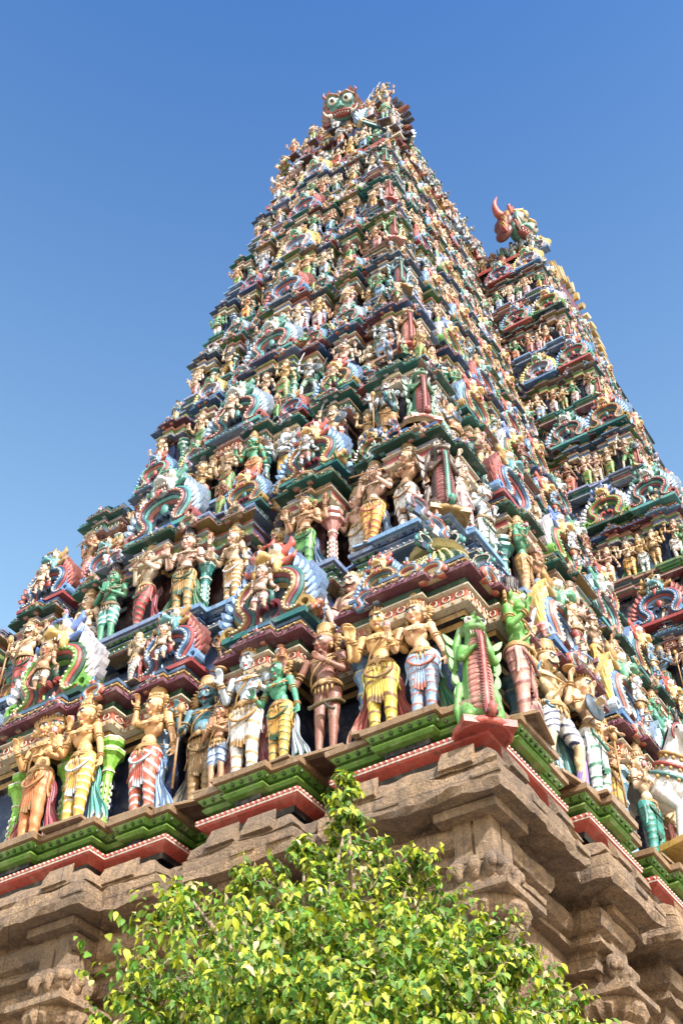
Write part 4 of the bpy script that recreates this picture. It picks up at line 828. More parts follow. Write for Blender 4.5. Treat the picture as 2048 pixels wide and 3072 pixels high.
# ------------------------------------------------------------------ barrel vault on top
def build_vault():
    m = MB(); z0 = 46.5; d = dims(z0); P = outline(z0); wl = (.02, .05, .09)
    sweep(m, P, [(.05, z0 - .05, RED), (.10, z0 + .1, GLD), (.0, z0 + .2, GREEN), (-.15, z0 + .22, BLUE), (-.15, z0 + .42, LBLUE), (-.3, z0 + .44, None)]); cap(m, P, -.28, z0 + .44, SLATE)
    cx = -8.5; y0, y1 = 9.7, L0 - 9.7
    box(m, (cx, (y0 + y1) / 2, z0 + 1.1), (4.9, y1 - y0 + .3, 1.5), wl)
    for zz, e, cc in ((.55, .35, TEAL), (.70, .20, GLD), (1.55, .25, MAROON), (1.68, .45, CREAM), (1.78, .60, TEAL), (1.92, .7, GLD)): box(m, (cx, (y0 + y1) / 2, z0 + zz), (4.9 + e, y1 - y0 + .2 + e, .10), cc)
    st = part('vault_storey', m, tower)
    m = MB(); sec = [(2.7, 48.45), (3.05, 48.9), (3.18, 49.8), (3.1, 50.9), (2.75, 52.0), (2.1, 53.0), (1.2, 53.7), (0, 54.0)]
    sec = [(x * .84, z) for x, z in sec]; sec = np.array(sec + [(-x, z) for x, z in sec[:-1]][::-1]); cols = [(.03, .06, .12), (.03, .09, .08), (.10, .04, .06), (.05, .08, .13)]; ys = np.arange(y0, y1 + .01, .5)
    for j in range(len(ys) - 1):
        V = np.r_[np.c_[cx + sec[:, 0], np.full(len(sec), ys[j]), sec[:, 1]], np.c_[cx + sec[:, 0], np.full(len(sec), ys[j + 1]), sec[:, 1]]]; n = len(sec)
        m.add(V, np.array([(i, i + 1, n + i + 1, n + i) for i in range(n - 1)]), cols[j % 4], True)
        tube(m, [(cx + x * 1.01, ys[j], z) for x, z in sec], .07, 5, col=[(.12, .24, .26), GLD, PLUM, (.30, .30, .34)][j % 4])
    for y in (y0, y1): m.add(np.c_[cx + sec[:, 0], np.full(len(sec), y), sec[:, 1]], [tuple(range(len(sec)))] , NAVY)
    part('barrel_roof', m, st)
    # horseshoe gable end with a fringe of feathers
    m = MB(); o = np.c_[cx + sec[:, 0] * 1.03, sec[:, 1]]
    for w_, a, b, cc in ((.55, .3, -.15, SLATE), (.36, 0, -.25, (.30, .06, .06)), (.18, 0, -.32, LIL)): ribbon(m, o, w_, y0 + a, y0 + b, cc)
    box(m, (cx, y0 - .1, 48.5), (6.0, .5, .25), MAROON); box(m, (cx, y0 - .15, 48.72), (6.2, .6, .12), CREAM)
    box(m, (cx - .6, y0 - .35, 49.7), (1.7, .6, 1.5), (.05, .14, .06)); box(m, (cx - .6, y0 - .68, 49.6), (.8, .06, 1.2), (.10, .30, .06)); box(m, (cx - .6, y0 - .4, 50.5), (2.3, .9, .18), PLUM); box(m, (cx - .6, y0 - .4, 50.64), (2.4, .95, .08), LIL); box(m, (cx - .6, y0 - .35, 50.8), (2.0, .7, .2), PLUM)
    for x in (-.9, -.6, .6, .9): box(m, (cx - .6 + x * .85, y0 - .70, 49.7), (.11, .10, 1.5), (.40, .16, .08))
    part('gable_arch', m, st)
    f = MB()
    for j in range(30):
        t = (j + .5) / 30 * (len(o) - 1); a = int(t); p = o[a] + (o[min(a + 1, len(o) - 1)] - o[a]) * (t - a); dirv = p - A3(cx, 50.6)[:2]; ang = math.atan2(dirv[1], dirv[0]) - math.pi / 2
        prism(f, xf2(leafshape(.30, .75 + .1 * (j % 2), .15), 1, ang, p[0], p[1]), y0 + .15, y0 - .05, [(.06, .03, .05), (.30, .10, .05), (.03, .05, .09)][j % 3])
        prism(f, xf2(leafshape(.14, .5, .15), 1, ang, p[0], p[1]), y0 - .05, y0 - .10, [(.25, .25, .32), (.35, .25, .12), (.10, .14, .22)][j % 3])
    part('feather_fringe', f, st)
    m = MB(); d = dims(46.5); xo = d['xe'] + d['off']; ym = 22.0
    # cross gable over the middle of the long side
    sec2 = np.array([(2.1, 46.9), (2.5, 47.6), (2.45, 48.5), (2.0, 49.4), (1.2, 50.1), (0, 50.5)]); sec2 = np.array(list(sec2) + [(-x, z) for x, z in sec2[:-1]][::-1]); xs = np.linspace(-8.5, xo - .2, 9)
    for j in range(8):
        V = np.r_[np.c_[np.full(len(sec2), xs[j]), ym + sec2[:, 0], sec2[:, 1]], np.c_[np.full(len(sec2), xs[j + 1]), ym + sec2[:, 0], sec2[:, 1]]]; n = len(sec2)
        m.add(V, np.array([(i, i + 1, n + i + 1, n + i) for i in range(n - 1)]), cols[j % 4], True)
    m.add(np.c_[np.full(len(sec2), xo - .2), ym + sec2[:, 0], sec2[:, 1]], [tuple(range(len(sec2)))], PLUM)
    part('cross_roof', m, st); f = MB(); pp = np.array(sec2)
    for j in range(26):
        t = (j + .5) / 26 * (len(pp) - 1); a = int(t); p = pp[a] + (pp[min(a + 1, len(pp) - 1)] - pp[a]) * (t - a); dv = p - A3(0, 48.3)[:2]; ang = math.atan2(dv[1], dv[0]) - math.pi / 2
        g_ = MB(); prism(g_, xf2(leafshape(.34, .85 + .15 * (j % 2), .25), 1, ang, p[0], p[1]), .1, -.12, [(.58, .42, .10), (.55, .48, .30), (.40, .30, .08)][j % 3]); v_, lp_, lt_, c_, tm_, s_ = g_.arrays()
        f.add(np.c_[xo - .1 - v_[:, 1], ym + v_[:, 0], v_[:, 2]], [list(lp_[a_:a_ + n_]) for a_, n_ in zip(np.r_[0, np.cumsum(lt_)[:-1]], lt_)], cols=c_)
    part('feather_fringe', f, st)
    storeys.append(st); return st
build_vault()

# ------------------------------------------------------------------ granite base
def granite():
    m = MB(); P = outline(11.0, True)
    pr = [(-.6, 10.84), (-.12, 10.83), (.02, 10.78), (.13, 10.70), (.22, 10.57), (.25, 10.46), (.21, 10.44), (.21, 10.41), (.29, 10.39), (.30, 10.14), (.27, 10.05), (-.22, 10.08), (-.28, 10.04), (-.30, 9.97), (-.18, 9.93), (-.11, 9.84), (-.10, 9.72), (-.16, 9.62), (-.28, 9.58), (-.28, 9.52), (-.22, 9.51), (-.22, 9.42), (-.40, 9.40), (-.40, 9.12), (-.62, 9.10), (-.62, 6.2), (-.45, 6.15), (-.45, 5.6), (-.2, 5.5), (-.2, 4.9), (-.5, 4.8), (-.5, 1.4), (-.1, 1.3), (.3, .8), (.3, -.2)]
    # subdivide the edges so that the worn edges can wander a little
    rng = np.random.RandomState(3)
    def subdiv(Q):
        out = []; n = len(Q)
        for i in range(n):
            a, b = Q[i], Q[(i + 1) % n]; k = max(1, int(np.linalg.norm(b - a) / .11)) if (a[1] < 19 and b[1] < 19 and a[0] > -12) else 1
            out += [a + (b - a) * j / k for j in range(k)]
        return np.array(out)
    K = [subdiv(P)]; base = K[0]; n = len(P); idx = []
    rows = []
    for (o, z) in pr:
        Q = offs(P, o); out = []
        for i in range(n):
            a, b = P[i], P[(i + 1) % n]; k = max(1, int(np.linalg.norm(b - a) / .11)) if (a[1] < 19 and b[1] < 19 and a[0] > -12) else 1
            A_, B_ = Q[i], Q[(i + 1) % n]
            out += [np.r_[A_ + (B_ - A_) * j / k, z] for j in range(k)]
        R_ = np.array(out); ww = rng.normal(0, 1, R_.shape); ww = (ww + np.roll(ww, 1, 0) + np.roll(ww, 2, 0)) * .6; R_ += ww * (.017 if z > 10.0 else .008); rows.append(R_)
    N = len(rows[0]); V = np.concatenate(rows)
    m.add(V, np.array([((j + 1) * N + i, (j + 1) * N + (i + 1) % N, j * N + (i + 1) % N, j * N + i) for j in range(len(pr) - 1) for i in range(N)]), None)
    g = part('granite_base', m, tower, STONE)
    # horseshoe dormers carved on the cornice, end lugs
    cm = MB(); B = bays(11.0, True); d = dims(11.0)
    for (f, b, e, p, k) in B:
        if k == 'recess' or f == 'R': continue
        for t, w_ in ([(b + .35, .5), (e - .35, .5)] if e - b > 1.3 else [((b + e) / 2, .7)]):
            q, rz = place_on(f, t, p, 0, d)
            if not in_view(q + A3(0, 0, 10.7), 150): continue
            Rz = rotm('z', rz); lm = MB(); prof = [(.17, 10.84), (.28, 10.64), (.305, 10.50), (.17, 10.48)]
            pts = [(x, -o, z) for o, z in prof for x in (-w_ / 2, w_ / 2)]; lm.add(pts, np.array([(0, 2, 3, 1), (2, 4, 5, 3), (4, 6, 7, 5)])); lm.add(np.array([pts[0], pts[2], pts[4], pts[6]]), [(3, 2, 1, 0)]); lm.add(np.array([pts[1], pts[3], pts[5], pts[7]]), [(0, 1, 2, 3)])
            box(lm, (w_ * .9, -.295, 10.265), (w_ * .8, .06, .10))
            v, lp, lt, c_, tm_, s_ = lm.arrays()
            cm.add(v @ Rz.T + q, [list(lp[a:a + n_]) for a, n_ in zip(np.r_[0, np.cumsum(lt)[:-1]], lt)], None)
    if cm.n: part('cornice_carving', cm, g, STONE, kind='stuff')
    return g
gbase = granite()
def pilaster_mesh():
    m = MB(); q = math.sqrt(2); n4 = lambda pr: lathe(m, [(r * q, z) for r, z in pr], 4, smooth=False, rot=math.pi / 4)
    n4([(.40, 9.76), (.52, 9.78), (.54, 9.88), (.46, 9.98), (.46, 10.28)][::1]); n4([(.30, 9.60), (.46, 9.61), (.46, 9.74), (.38, 9.77)])
    for sx_, sy_ in ((-.15, -.15), (.15, -.15), (.15, .15), (-.15, .15)): box(m, (sx_, sy_, 9.33), (.25, .25, .60))
    n4([(.26, 9.05), (.24, 9.12), (.20, 9.62)])
    for a in range(4):
        R = rotm('z', a * math.pi / 2)
        for x in (-.22, 0, .22):
            c_ = R @ A3(x, -.27, 0); tube(m, [c_ + A3(0, 0, 9.06), c_ * 1.15 + A3(0, 0, 8.96), c_ * 1.02 + A3(0, 0, 8.84), c_ * .8 + A3(0, 0, 8.72)], [.07, .10, .085, .04], 8)
            ell(m, c_ * 1.28 + A3(0, 0, 8.93), (.07, .07, .09), nu=8, nv=6)
    n4([(.22, 8.62), (.30, 8.64), (.26, 9.05)]); n4([(.50, 8.46), (.54, 8.48), (.54, 8.57), (.46, 8.60), (.22, 8.64)])
    n = 32; th = np.arange(n) * 2 * math.pi / n; P = []
    for r, z in ((.30, 8.20), (.46, 8.28), (.53, 8.38), (.50, 8.46)):
        rr = r * (1 - .06 * (np.arange(n) % 2) * (z < 8.42)); P.append(np.c_[np.cos(th) * rr, np.sin(th) * rr, np.full(n, z) - .05 * ((np.arange(n) % 2) == 0) * (z < 8.42)])
    m.add(np.concatenate(P), np.array([(j * n + i, j * n + (i + 1) % n, (j + 1) * n + (i + 1) % n, (j + 1) * n + i) for j in range(3) for i in range(n)]))
    lathe(m, [(.22, 7.55), (.25, 7.6), (.20, 7.65), (.24, 7.72), (.20, 7.76), (.25, 7.82), (.20, 7.86), (.30, 7.95), (.38, 8.05), (.38, 8.14), (.28, 8.22)], 20)
    lathe(m, [(.26, 6.9), (.30, 7.1), (.28, 7.4), (.20, 7.56)], 16, smooth=False); n4([(.27, .2), (.27, 6.7), (.24, 6.95)])
    return m.mesh('pilaster', STONE)
PIL = pilaster_mesh()
for (f, t, n_) in [('A', .36, -.36), ('A', 3.85, -.30), ('A', 7.1, .12), ('A', 9.9, .12), ('A', 13.0, -.3), ('B', 3.9, -.30), ('B', 6.7, -.15), ('B', 9.6, -.3), ('B', 12.4, -.3), ('B', 15.4, -.4)]:
    q, rz = place_on(f, t, n_, .28, dims(11.0)); o = put('pilaster', PIL, gbase); o.location = q; o.rotation_euler = (0, 0, 0)
# carved reliefs between the pilasters
for (f, t) in [('A', 2.2), ('A', 5.5), ('B', 2.3), ('B', 5.4), ('B', 8.1)]:
    q, rz = place_on(f, t, -.62, 8.0, dims(11.0)); m = MB(); R = rotm('z', rz)
    def lb(c, s): 
        mm = MB(); box(mm, c, s); v, lp, lt, *_ = mm.arrays(); m.add(v @ R.T, lp.reshape(-1, 4))
    for k, (w_, z_) in enumerate(((.55, 0), (.48, .22), (.60, .42), (.42, .62), (.52, .78), (.30, .95))): lb((0, 0, z_), (w_, .42 - .02 * k, .16))
    lb((0, .0, -.55), (.34, .30, .95)); lb((0, .02, -1.1), (.5, .38, .18))
    v = m; ell(m, R @ A3(0, -.18, .62), (.14, .14, .16), nu=10, nv=8); ell(m, R @ A3(.0, -.2, .3), (.1, .1, .12), nu=10, nv=8)
    o = part('niche_relief', m, gbase, STONE); o.location = q
# ------------------------------------------------------------------ sculpture set out on the storeys
make_figures()
FIG['cherub'] = cherub('cherub')
FACES = {}
for nm, cs in dict(blue=((.16, .36, .62), (.40, .05, .05), (.03, .10, .20), (.34, .12, .10), (.10, .34, .38), GLD), teal=((.12, .46, .36), (.50, .14, .12), (.24, .03, .08), (.12, .26, .42), (.14, .30, .52), (.50, .14, .04)),
                   gold=((.44, .32, .10), (.02, .22, .22), (.30, .05, .09), (.20, .32, .50), (.62, .42, .12), (.5, .1, .05)), pale=((.50, .60, .70), (.10, .26, .48), (.45, .16, .10), (.62, .50, .18), (.12, .40, .25), GLD),
                   rose=((.40, .14, .14), (.10, .38, .38), (.04, .08, .14), (.30, .40, .52), (.46, .52, .54), (.10, .36, .30)), green=((.20, .46, .06), (.04, .14, .10), (.50, .08, .06), (.50, .50, .55), (.58, .40, .10), (.12, .25, .55))).items():
    FACES[nm] = (lion_face(cs, nm), cs)
YALI = yali('one'); HORSE = horse('one')
COLM = [column('one', 0), column('two', 1)]
NASI = [small_nasi('red', (.50, .12, .08), (.62, .50, .30), (.10, .25, .42)), small_nasi('blue', (.14, .30, .50), (.50, .52, .55), (.45, .10, .06)), small_nasi('pink', (.50, .24, .20), (.12, .30, .30), GLD), small_nasi('teal', (.08, .34, .32), (.05, .10, .20), (.55, .50, .42)), small_nasi('grey', (.45, .50, .55), (.08, .16, .30), (.40, .12, .08)), small_nasi('navy', (.05, .12, .26), (.35, .42, .50), (.06, .30, .22))]
KUTA = [kuta_roof('green', 1.6, 1.6, .85, (.24, .36, .08), (.03, .09, .03), (.62, .55, .30)), kuta_roof('red', 1.6, 1.6, .85, (.42, .08, .04), (.08, .015, .02), (.6, .5, .35)), kuta_roof('gold', 1.6, 1.6, .85, (.56, .38, .10), (.07, .04, .02), (.12, .28, .3)), kuta_roof('blue', 1.6, 1.6, .85, (.08, .18, .34), (.02, .03, .05), GLD)]
ORD = 'first second third fourth fifth sixth seventh eighth ninth tenth eleventh twelfth thirteenth fourteenth fifteenth sixteenth seventeenth eighteenth nineteenth twentieth'.split() + ['twenty-' + x for x in 'first second third fourth fifth sixth seventh eighth ninth'.split()] + ['thirtieth', 'thirty-first', 'thirty-second', 'thirty-third', 'thirty-fourth', 'thirty-fifth']
SIDE = {'A': 'short side', 'B': 'long side', 'R': 'middle bay', 'C': 'middle bay front'}
SKIN = [('cream', (.70, .55, .40)), ('cream', (.64, .50, .37)), ('golden', (.64, .46, .22)), ('pink', (.66, .46, .38)), ('cream', (.72, .62, .50)), ('blue', (.16, .32, .46)), ('green', (.10, .38, .24)), ('pale', (.52, .60, .68)), ('brown', (.30, .13, .09)), ('tan', (.55, .33, .19))]
SKW = [3.2, 3.2, 2.2, 1.8, 3, 3.2, 2.6, 3, 1.8, 2.2]
CLOTH = [('yellow', (.74, .46, .02)), ('orange', (.60, .20, .05)), ('white', (.74, .74, .74)), ('blue', (.24, .42, .66)), ('pale blue', (.40, .54, .68)), ('white', (.66, .70, .72)), ('teal', (.06, .38, .34)), ('green', (.14, .42, .10)), ('red', (.52, .05, .05)), ('pink', (.62, .30, .30)), ('ochre', (.52, .33, .10))]
TRIM = [(.34, .18, .04), (.70, .70, .72), (.05, .16, .10), (.45, .05, .04), (.55, .38, .12)]
SHAWL = [(.34, .04, .09), (.05, .34, .30), (.26, .42, .64), (.45, .07, .05), (.52, .42, .10), (.05, .16, .30), (.06, .26, .12)]
GOLDS = [(.44, .30, .13), (.36, .26, .13), (.52, .38, .20), (.28, .20, .11)]
WORDS = dict(lotus_lady='lotus-holding woman', four_armed='four-armed deity', raised_arm='woman raising one arm', praying='praying figure', three_faced='three-faced deity', fluter='flute player', warrior='sword-bearing warrior', door_guardian='stout guardian', beast_headed='beast-headed deity', elephant_headed='elephant-headed deity',
             snake_belted='snake-belted mendicant', seated_dwarf='squatting moustached dwarf', seated_lady='seated crowned woman', cherub='chubby short-skirted attendant')
rnd = random.Random(11)
QUEUE = []   # (visible size, callback data)
def want(kind, model, p, rz, sc, face, tier, zone, t, pal=None, yaw=0.0):
    x, y, z = proj(p + A3(0, 0, sc))
    if z < 0 or not (-70 < x < 2118 and -90 < y < 3160): return
    QUEUE.append(dict(kind=kind, model=model, p=p, rz=rz + yaw, sc=sc, face=face, tier=tier, zone=zone, t=t, pal=pal or {}, size=sc * F_PX / z))
def palette(r):
    sk = r.choices(SKIN, SKW)[0]; cl = r.choice(CLOTH); return dict(skin=sk, cloth=cl, trim=r.choice([t for t in TRIM if abs(t[0] - cl[1][0]) + abs(t[1] - cl[1][1]) > .2] or TRIM), shawl=r.choice(SHAWL), gold=r.choice(GOLDS), gold2=(.45, .31, .14))
def figw(sc): return (sc * 1.05, sc * 1.04, sc)

POOL = ['lotus_lady', 'four_armed', 'raised_arm', 'lotus_lady', 'door_guardian', 'warrior', 'fluter', 'praying', 'raised_arm', 'four_armed', 'beast_headed', 'three_faced', 'elephant_headed', 'lotus_lady']
n_col = 0; colstuff = []
HERO_A = {}  # lowest storey, short side, set out as photographed
HERO = [  # u from corner, n, model, scale, skin, cloth, trim, shawl, heading
    (.95, .02, 'lotus_lady', .93, ('cream', (.70, .46, .27)), ('blue', (.34, .50, .72)), (.50, .14, .05), (.05, .26, .14), .25),
    (1.62, .02, 'four_armed', 1.00, ('golden', (.72, .47, .17)), ('yellow', (.74, .60, .03)), (.30, .16, .04), (.42, .07, .05), .2),
    (2.66, -.02, 'snake_belted', 1.02, ('brown', (.36, .17, .12)), ('brown', (.36, .17, .12)), None, None, .1),
    (3.38, .18, 'lotus_lady', .86, ('green', (.10, .42, .28)), ('yellow', (.76, .44, .01)), (.03, .16, .08), (.50, .58, .66), -.05),
    (4.02, .16, 'four_armed', 1.06, ('pale', (.56, .66, .76)), ('white', (.80, .80, .80)), (.50, .32, .10), (.30, .03, .08), .1),
    (4.56, .16, 'praying', .70, ('tan', (.52, .30, .16)), ('pale blue', (.46, .58, .74)), (.05, .12, .3), None, .1),
    (5.06, -.05, 'door_guardian', 1.0, ('blue', (.12, .32, .40)), ('ochre', (.42, .28, .12)), (.30, .2, .06), (.12, .13, .14), .2),
    (5.98, .20, 'raised_arm', 1.00, ('golden', (.70, .43, .19)), ('orange', (.62, .12, .02)), (.55, .66, .74), (.26, .44, .70), .05),
    (7.15, .56, 'lotus_lady', 1.03, ('golden', (.70, .43, .16)), ('yellow', (.76, .48, .01)), (.60, .66, .72), (.07, .42, .36), .05),
    (8.1, .56, 'three_faced', 1.06, ('golden', (.68, .42, .15)), ('orange', (.66, .25, .02)), (.5, .3, .1), (.40, .05, .10), .0)]
for (u, n, mdl, sc, sk, cl, tr, shw, yw) in HERO:
    d = dims(11.0); p, rz = place_on('A', u, n - .06, 11.0 + .60, d)
    want('deity_statue', mdl, p, rz, sc * 1.36, 'A', 0, 'ledge', u, dict(skin=sk, cloth=cl, trim=tr or (.3, .2, .1), shawl=shw or (.1, .1, .1), gold=(.52, .34, .12), gold2=(.5, .35, .15)), yw)
HERO_B = [(1.05, .25, 'beast_headed', 1.12, ('green', (.16, .44, .06)), ('pink', (.62, .34, .28)), (.3, .1, .08), (.10, .30, .5), .2), (1.75, .05, 'four_armed', .82, ('blue', (.22, .44, .58)), ('pink', (.60, .20, .25)), (.7, .6, .6), (.70, .55, .03), .3),
          (2.7, .05, 'warrior', 1.14, ('cream', (.74, .58, .36)), ('white', (.78, .78, .76)), (.05, .08, .2), (.05, .34, .30), -.2), (3.5, .30, 'four_armed', 1.08, ('cream', (.70, .50, .32)), ('white', (.78, .78, .78)), (.05, .25, .18), (.3, .2, .5), 0),
          (4.3, .20, 'door_guardian', .90, ('tan', (.60, .36, .22)), ('yellow', (.62, .42, .02)), (.3, .2, .1), (.05, .30, .30), 0)]
for (u, n, mdl, sc, sk, cl, tr, shw, yw) in HERO_B:
    d = dims(11.0); p, rz = place_on('B', u, n - .06, 11.0 + .60, d)
    want('deity_statue', mdl, p, rz, sc * 1.34, 'B', 0, 'ledge', u, dict(skin=sk, cloth=cl, trim=tr or (.3, .2, .1), shawl=shw or (.1, .1, .1), gold=(.52, .34, .12), gold2=(.5, .35, .15)), yw)

for i in range(8):
    z0, z1 = FZ[i], FZ[i + 1]; h = z1 - z0; k = h / 5.3; d = dims(z0); dn = dims(z1); Z = lambda t: z0 + t * k; B = bays(z0)
    B += [('C', .3, 2.6, .05, 'bay'), ('C', 2.7, 3.3, -.1, 'recess'), ('C', 3.4, 6.2, .05, 'bay')]
    for (f, b, e, p, kind) in B:
        bw = e - b; tc = (b + e) / 2
        if f == 'A' and False: continue
        q0, _ = place_on(f, tc, p, Z(2), d)
        if not in_view(q0, 260): continue
        hero = i == 0 and ((f == 'A' and b < 8.6) or (f == 'B' and b < 4.5))
        # free-standing columns at the edges of each bay
        if kind != 'recess':
            for t in (([b + .20 * k + .02, e - .20 * k - .02] if not (hero and f == 'A') else {2.35: [], 0: [2.1], 3.0: [], 5.42: [5.55], 6.62: [6.85, 7.75, 8.9]}.get(round(b, 2), [])) if bw > 1.2 * k else [tc]):
                if kind == 'corner' and t < .6 * k + .1 : continue
                q, rz = place_on(f, t, p - .36 * k, Z(.585), d); ht = 1.80 * k
                if in_view(q, 60): 
                    cc = rnd.choice(TIERC[i]['col']) if i else ((.30, .62, .03) if (kind == 'mid') else (LBLUE if f == 'A' else (.20, .42, .55)))
                    colstuff.append((ht * F_PX / proj(q)[2], i, COLM[(i + (kind == 'mid')) % 2], q, (ht * .62, ht * .62, ht), cc))
        # standing statues on the ledge
        if not hero:
            dn_ = 1 if i < 2 else (.84 if i == 2 else .66); pitch = .98 * k * dn_ if kind != 'recess' else 2.0; ns = max(1, int(round((bw - .15 - (.3 * k if kind == 'corner' else 0)) / pitch))); 
            if kind == 'recess' and bw < .16: ns = 0
            for j in range(ns):
                b_, w_ = (b + .42 * k, bw - .42 * k) if kind == 'corner' and f in 'AB' else (b, bw)
                t = b_ + w_ * (j + .5) / ns
                mdl = rnd.choice(POOL); sc = k * rnd.uniform(1.18, 1.36) * (1 if i < 2 else (.94 if i == 2 else .84)) * (.92 if kind == 'recess' else 1) * (.95 if mdl == 'praying' else 1)
                q, rz = place_on(f, t, p - (.04 if kind != 'recess' else -.15) * k, Z(.62), d); want('deity_statue', mdl, q, rz, sc, f, i, 'ledge', t, yaw=rnd.uniform(-.25, .25))
        # roof zone
        ts, te, tp = b, e, p
        zt = Z(3.56); dep = (dn['s'] - d['s']) if f == 'A' else .69 * (dn['s'] - d['s']); dep = max(dep, .35)
        NK_ = {'A': -(dn['s'] - d['s']), 'B': -.69 * (dn['s'] - d['s']), 'R': -.10, 'C': -.69 * (dn['s'] - d['s']) - .03 * h}[f] + min(p, .2) * .8
        nm = list(FACES)[(i * 5 + int(tc * 7) + (f != 'A') * 2) % 6]
        if kind in ('bay', 'mid') or (kind == 'corner'):
            if kind != 'corner':
                s = min(1.95 * k, bw * 1.25); s = max(s, 1.0 * k)
                if kind == 'mid': s = 2.1 * k
                if f == 'R': s = 2.0 * k
                rp_ = .30 * k if f == 'R' else 0; q, rz = place_on(f, tc, p - .22 * k + rp_, zt + .06 * s, d); want('lion_face_ornament', 'face_' + nm, q, rz, s, f, i, 'roof', tc)
                if s > 1.2 * k and i < 3 and (i == 0 or int(tc * 3) % 2): 
                    q, rz = place_on(f, tc, p - .22 * k + .14 * s + rp_, zt + .16 * s, d); want('attendant_statue', 'cherub', q, rz, s * .40, f, i, 'arch', tc)
                extra = [b + .05 * k, e - .05 * k] if bw > 1.6 * k else []
                for t in extra:
                    mdl = rnd.choice(['seated_lady', 'praying', 'cherub', 'lotus_lady', 'fluter', 'seated_dwarf']); sc = k * (.62 if mdl not in ('seated_lady', 'seated_dwarf') else .78)
                    q, rz = place_on(f, t, p - .42 * k, zt, d); want('attendant_statue', mdl, q, rz, sc, f, i, 'roof', t, yaw=rnd.uniform(-.3, .3))
            else:
                ww = 1.5 * k; tcor = .80 * k
                if f == 'A':
                    q = A3(d['xe'] - 1.0 * k, d['s'] + 1.0 * k, Z(3.61)); colstuff.append((-1, i, KUTA[[0, 1, 2, 3, 1, 0, 3, 2][i]], q, (k, k, k), None))
                for j in range(3 if bw > 1.9 * k else 2):
                    t = 1.75 * k + j * .85 * k if f == 'A' else 1.7 * k + j * .8 * k
                    if t > e: break
                    if j % 2 == 0:
                        q, rz = place_on(f, t, p - .32 * k, zt, d); want('lion_face_ornament', 'face_' + nm, q, rz, .95 * k, f, i, 'roof', t)
                    else:
                        mdl = rnd.choice(['seated_dwarf', 'seated_lady', 'warrior']); q, rz = place_on(f, t, p - .25 * k, zt, d); want('attendant_statue', mdl, q, rz, k * (.95 if mdl[0] == 's' else .62), f, i, 'roof', t)
                q, rz = place_on(f, 1.0 * k, .10, zt - .30 * k, d); colstuff.append((-2, i, NASI[i % 6], q, (.62 * k,) * 3, rz))
        else:
            q, rz = place_on(f, tc, p - .30 * k, zt - .04, d); sc = k * rnd.uniform(1.15, 1.4)
            want('attendant_statue', rnd.choice(['seated_dwarf', 'seated_dwarf', 'seated_lady']), q, rz, sc, f, i, 'roof', tc)
        if i >= 2:
            nn = max(1, int(bw / (.55 * k)))
            for j in range(nn):
                t = b + bw * (j + rnd.random()) / nn; mdl = rnd.choice(['seated_dwarf', 'seated_lady', 'cherub', 'praying', 'warrior', 'fluter', 'lotus_lady'])
                hi_ = rnd.random() < .45; q, rz = place_on(f, t, NK_ + .10 * k if hi_ else p + (.04 * k if f == 'R' else -.34 * k), zt + (.80 * k if hi_ else -.02), d)
                if f != 'A' or q[0] > dn['xw'] + .15: want('attendant_statue', mdl, q, rz, k * rnd.uniform(.52, .72), f, i, 'roof', t, yaw=rnd.uniform(-.5, .5))
        for (zz, nn_, st_) in ((4.35, -.62, .62), (5.05, -.50, .55), (.20, -.02, .7)):
            if zz < 1 and i < 1: continue
            nn = max(1, int(bw / (st_ * k)))
            for j in range(nn):
                t = b + bw * (j + rnd.uniform(.2, .8)) / nn; q, rz = place_on(f, t, NK_ + .04 if zz > 1 else p + nn_ * k, Z(zz), d)
                if f == 'A' and zz > 1 and q[0] < dn['xw'] + .3: continue
                if rnd.random() < .75 and in_view(q, 20): colstuff.append((-3, i, NASI[rnd.randrange(len(NASI))], q, (rnd.uniform(.40, .75) * k if zz > 1 else .30 * k,) * 3, rz + rnd.uniform(-.3, .3)))
        # small horseshoe dormers along the canopy
        nn = max(1, int(bw / (.85 * k)))
        for j in range(nn):
            t = b + bw * (j + .5) / nn; q, rz = place_on(f, t, p + .10 * k, Z(3.08), d)
            if (f != 'A' or t < d['w']) and in_view(q, 30) and rnd.random() < .8: colstuff.append((-3, i, NASI[(i * 2 + j) % 6], q, (rnd.uniform(.5, .72) * k,) * 3, rz))
    # rearing beast on the near corner
    q = A3(d['xe'] - .06 * k, d['s'] + .06 * k, z0 + (.10 if i == 0 else .62 * k)); want('corner_beast', 'yali', q, math.pi / 4, k * (1.08 if i == 0 else 1.12), 'A', i, 'corner', 0, dict(
        skin=('', [(.14, .38, .05), (.14, .09, .06), (.05, .20, .10), (.30, .18, .06), (.05, .2, .25), (.14, .3, .1), (.3, .15, .1), (.1, .3, .2)][i]), cloth=('', [(.62, .30, .24), (.38, .14, .13), (.34, .08, .07)][i % 3]), trim=(.22, .04, .04),
        shawl=[(.42, .08, .06), (.05, .34, .26), (.36, .07, .05)][i % 3], gold=GLD, slab=[RED, GLD, PINK][i % 3]))
    # second visible corner, where the middle bay turns
    q = A3(dn['xe'] * 0 + d['xe'] + d['off'] - .1, d['yr'] + .1, z0 + .6 * k); want('corner_beast', 'yali', q, math.pi / 4, k * .9, 'R', i, 'corner', 1, dict(skin=('', (.12, .28, .12)), cloth=('', (.5, .2, .15)), trim=(.2, .04, .04), shawl=(.4, .1, .06), gold=GLD, slab=GLD))
# the horse that strides out of the long side near the frame's edge
q, rz = place_on('B', 6.2, .45, 11.0 + 1.0, dims(11.0)); want('horse_statue', 'horse', q, rz - .3, 1.35, 'B', 0, 'horse', 6.2, dict(skin=('white', (.70, .72, .74)), cloth=('', WHT), trim=GLD, shawl=RED, gold=GLD, slab=(.6, .4, .05)))
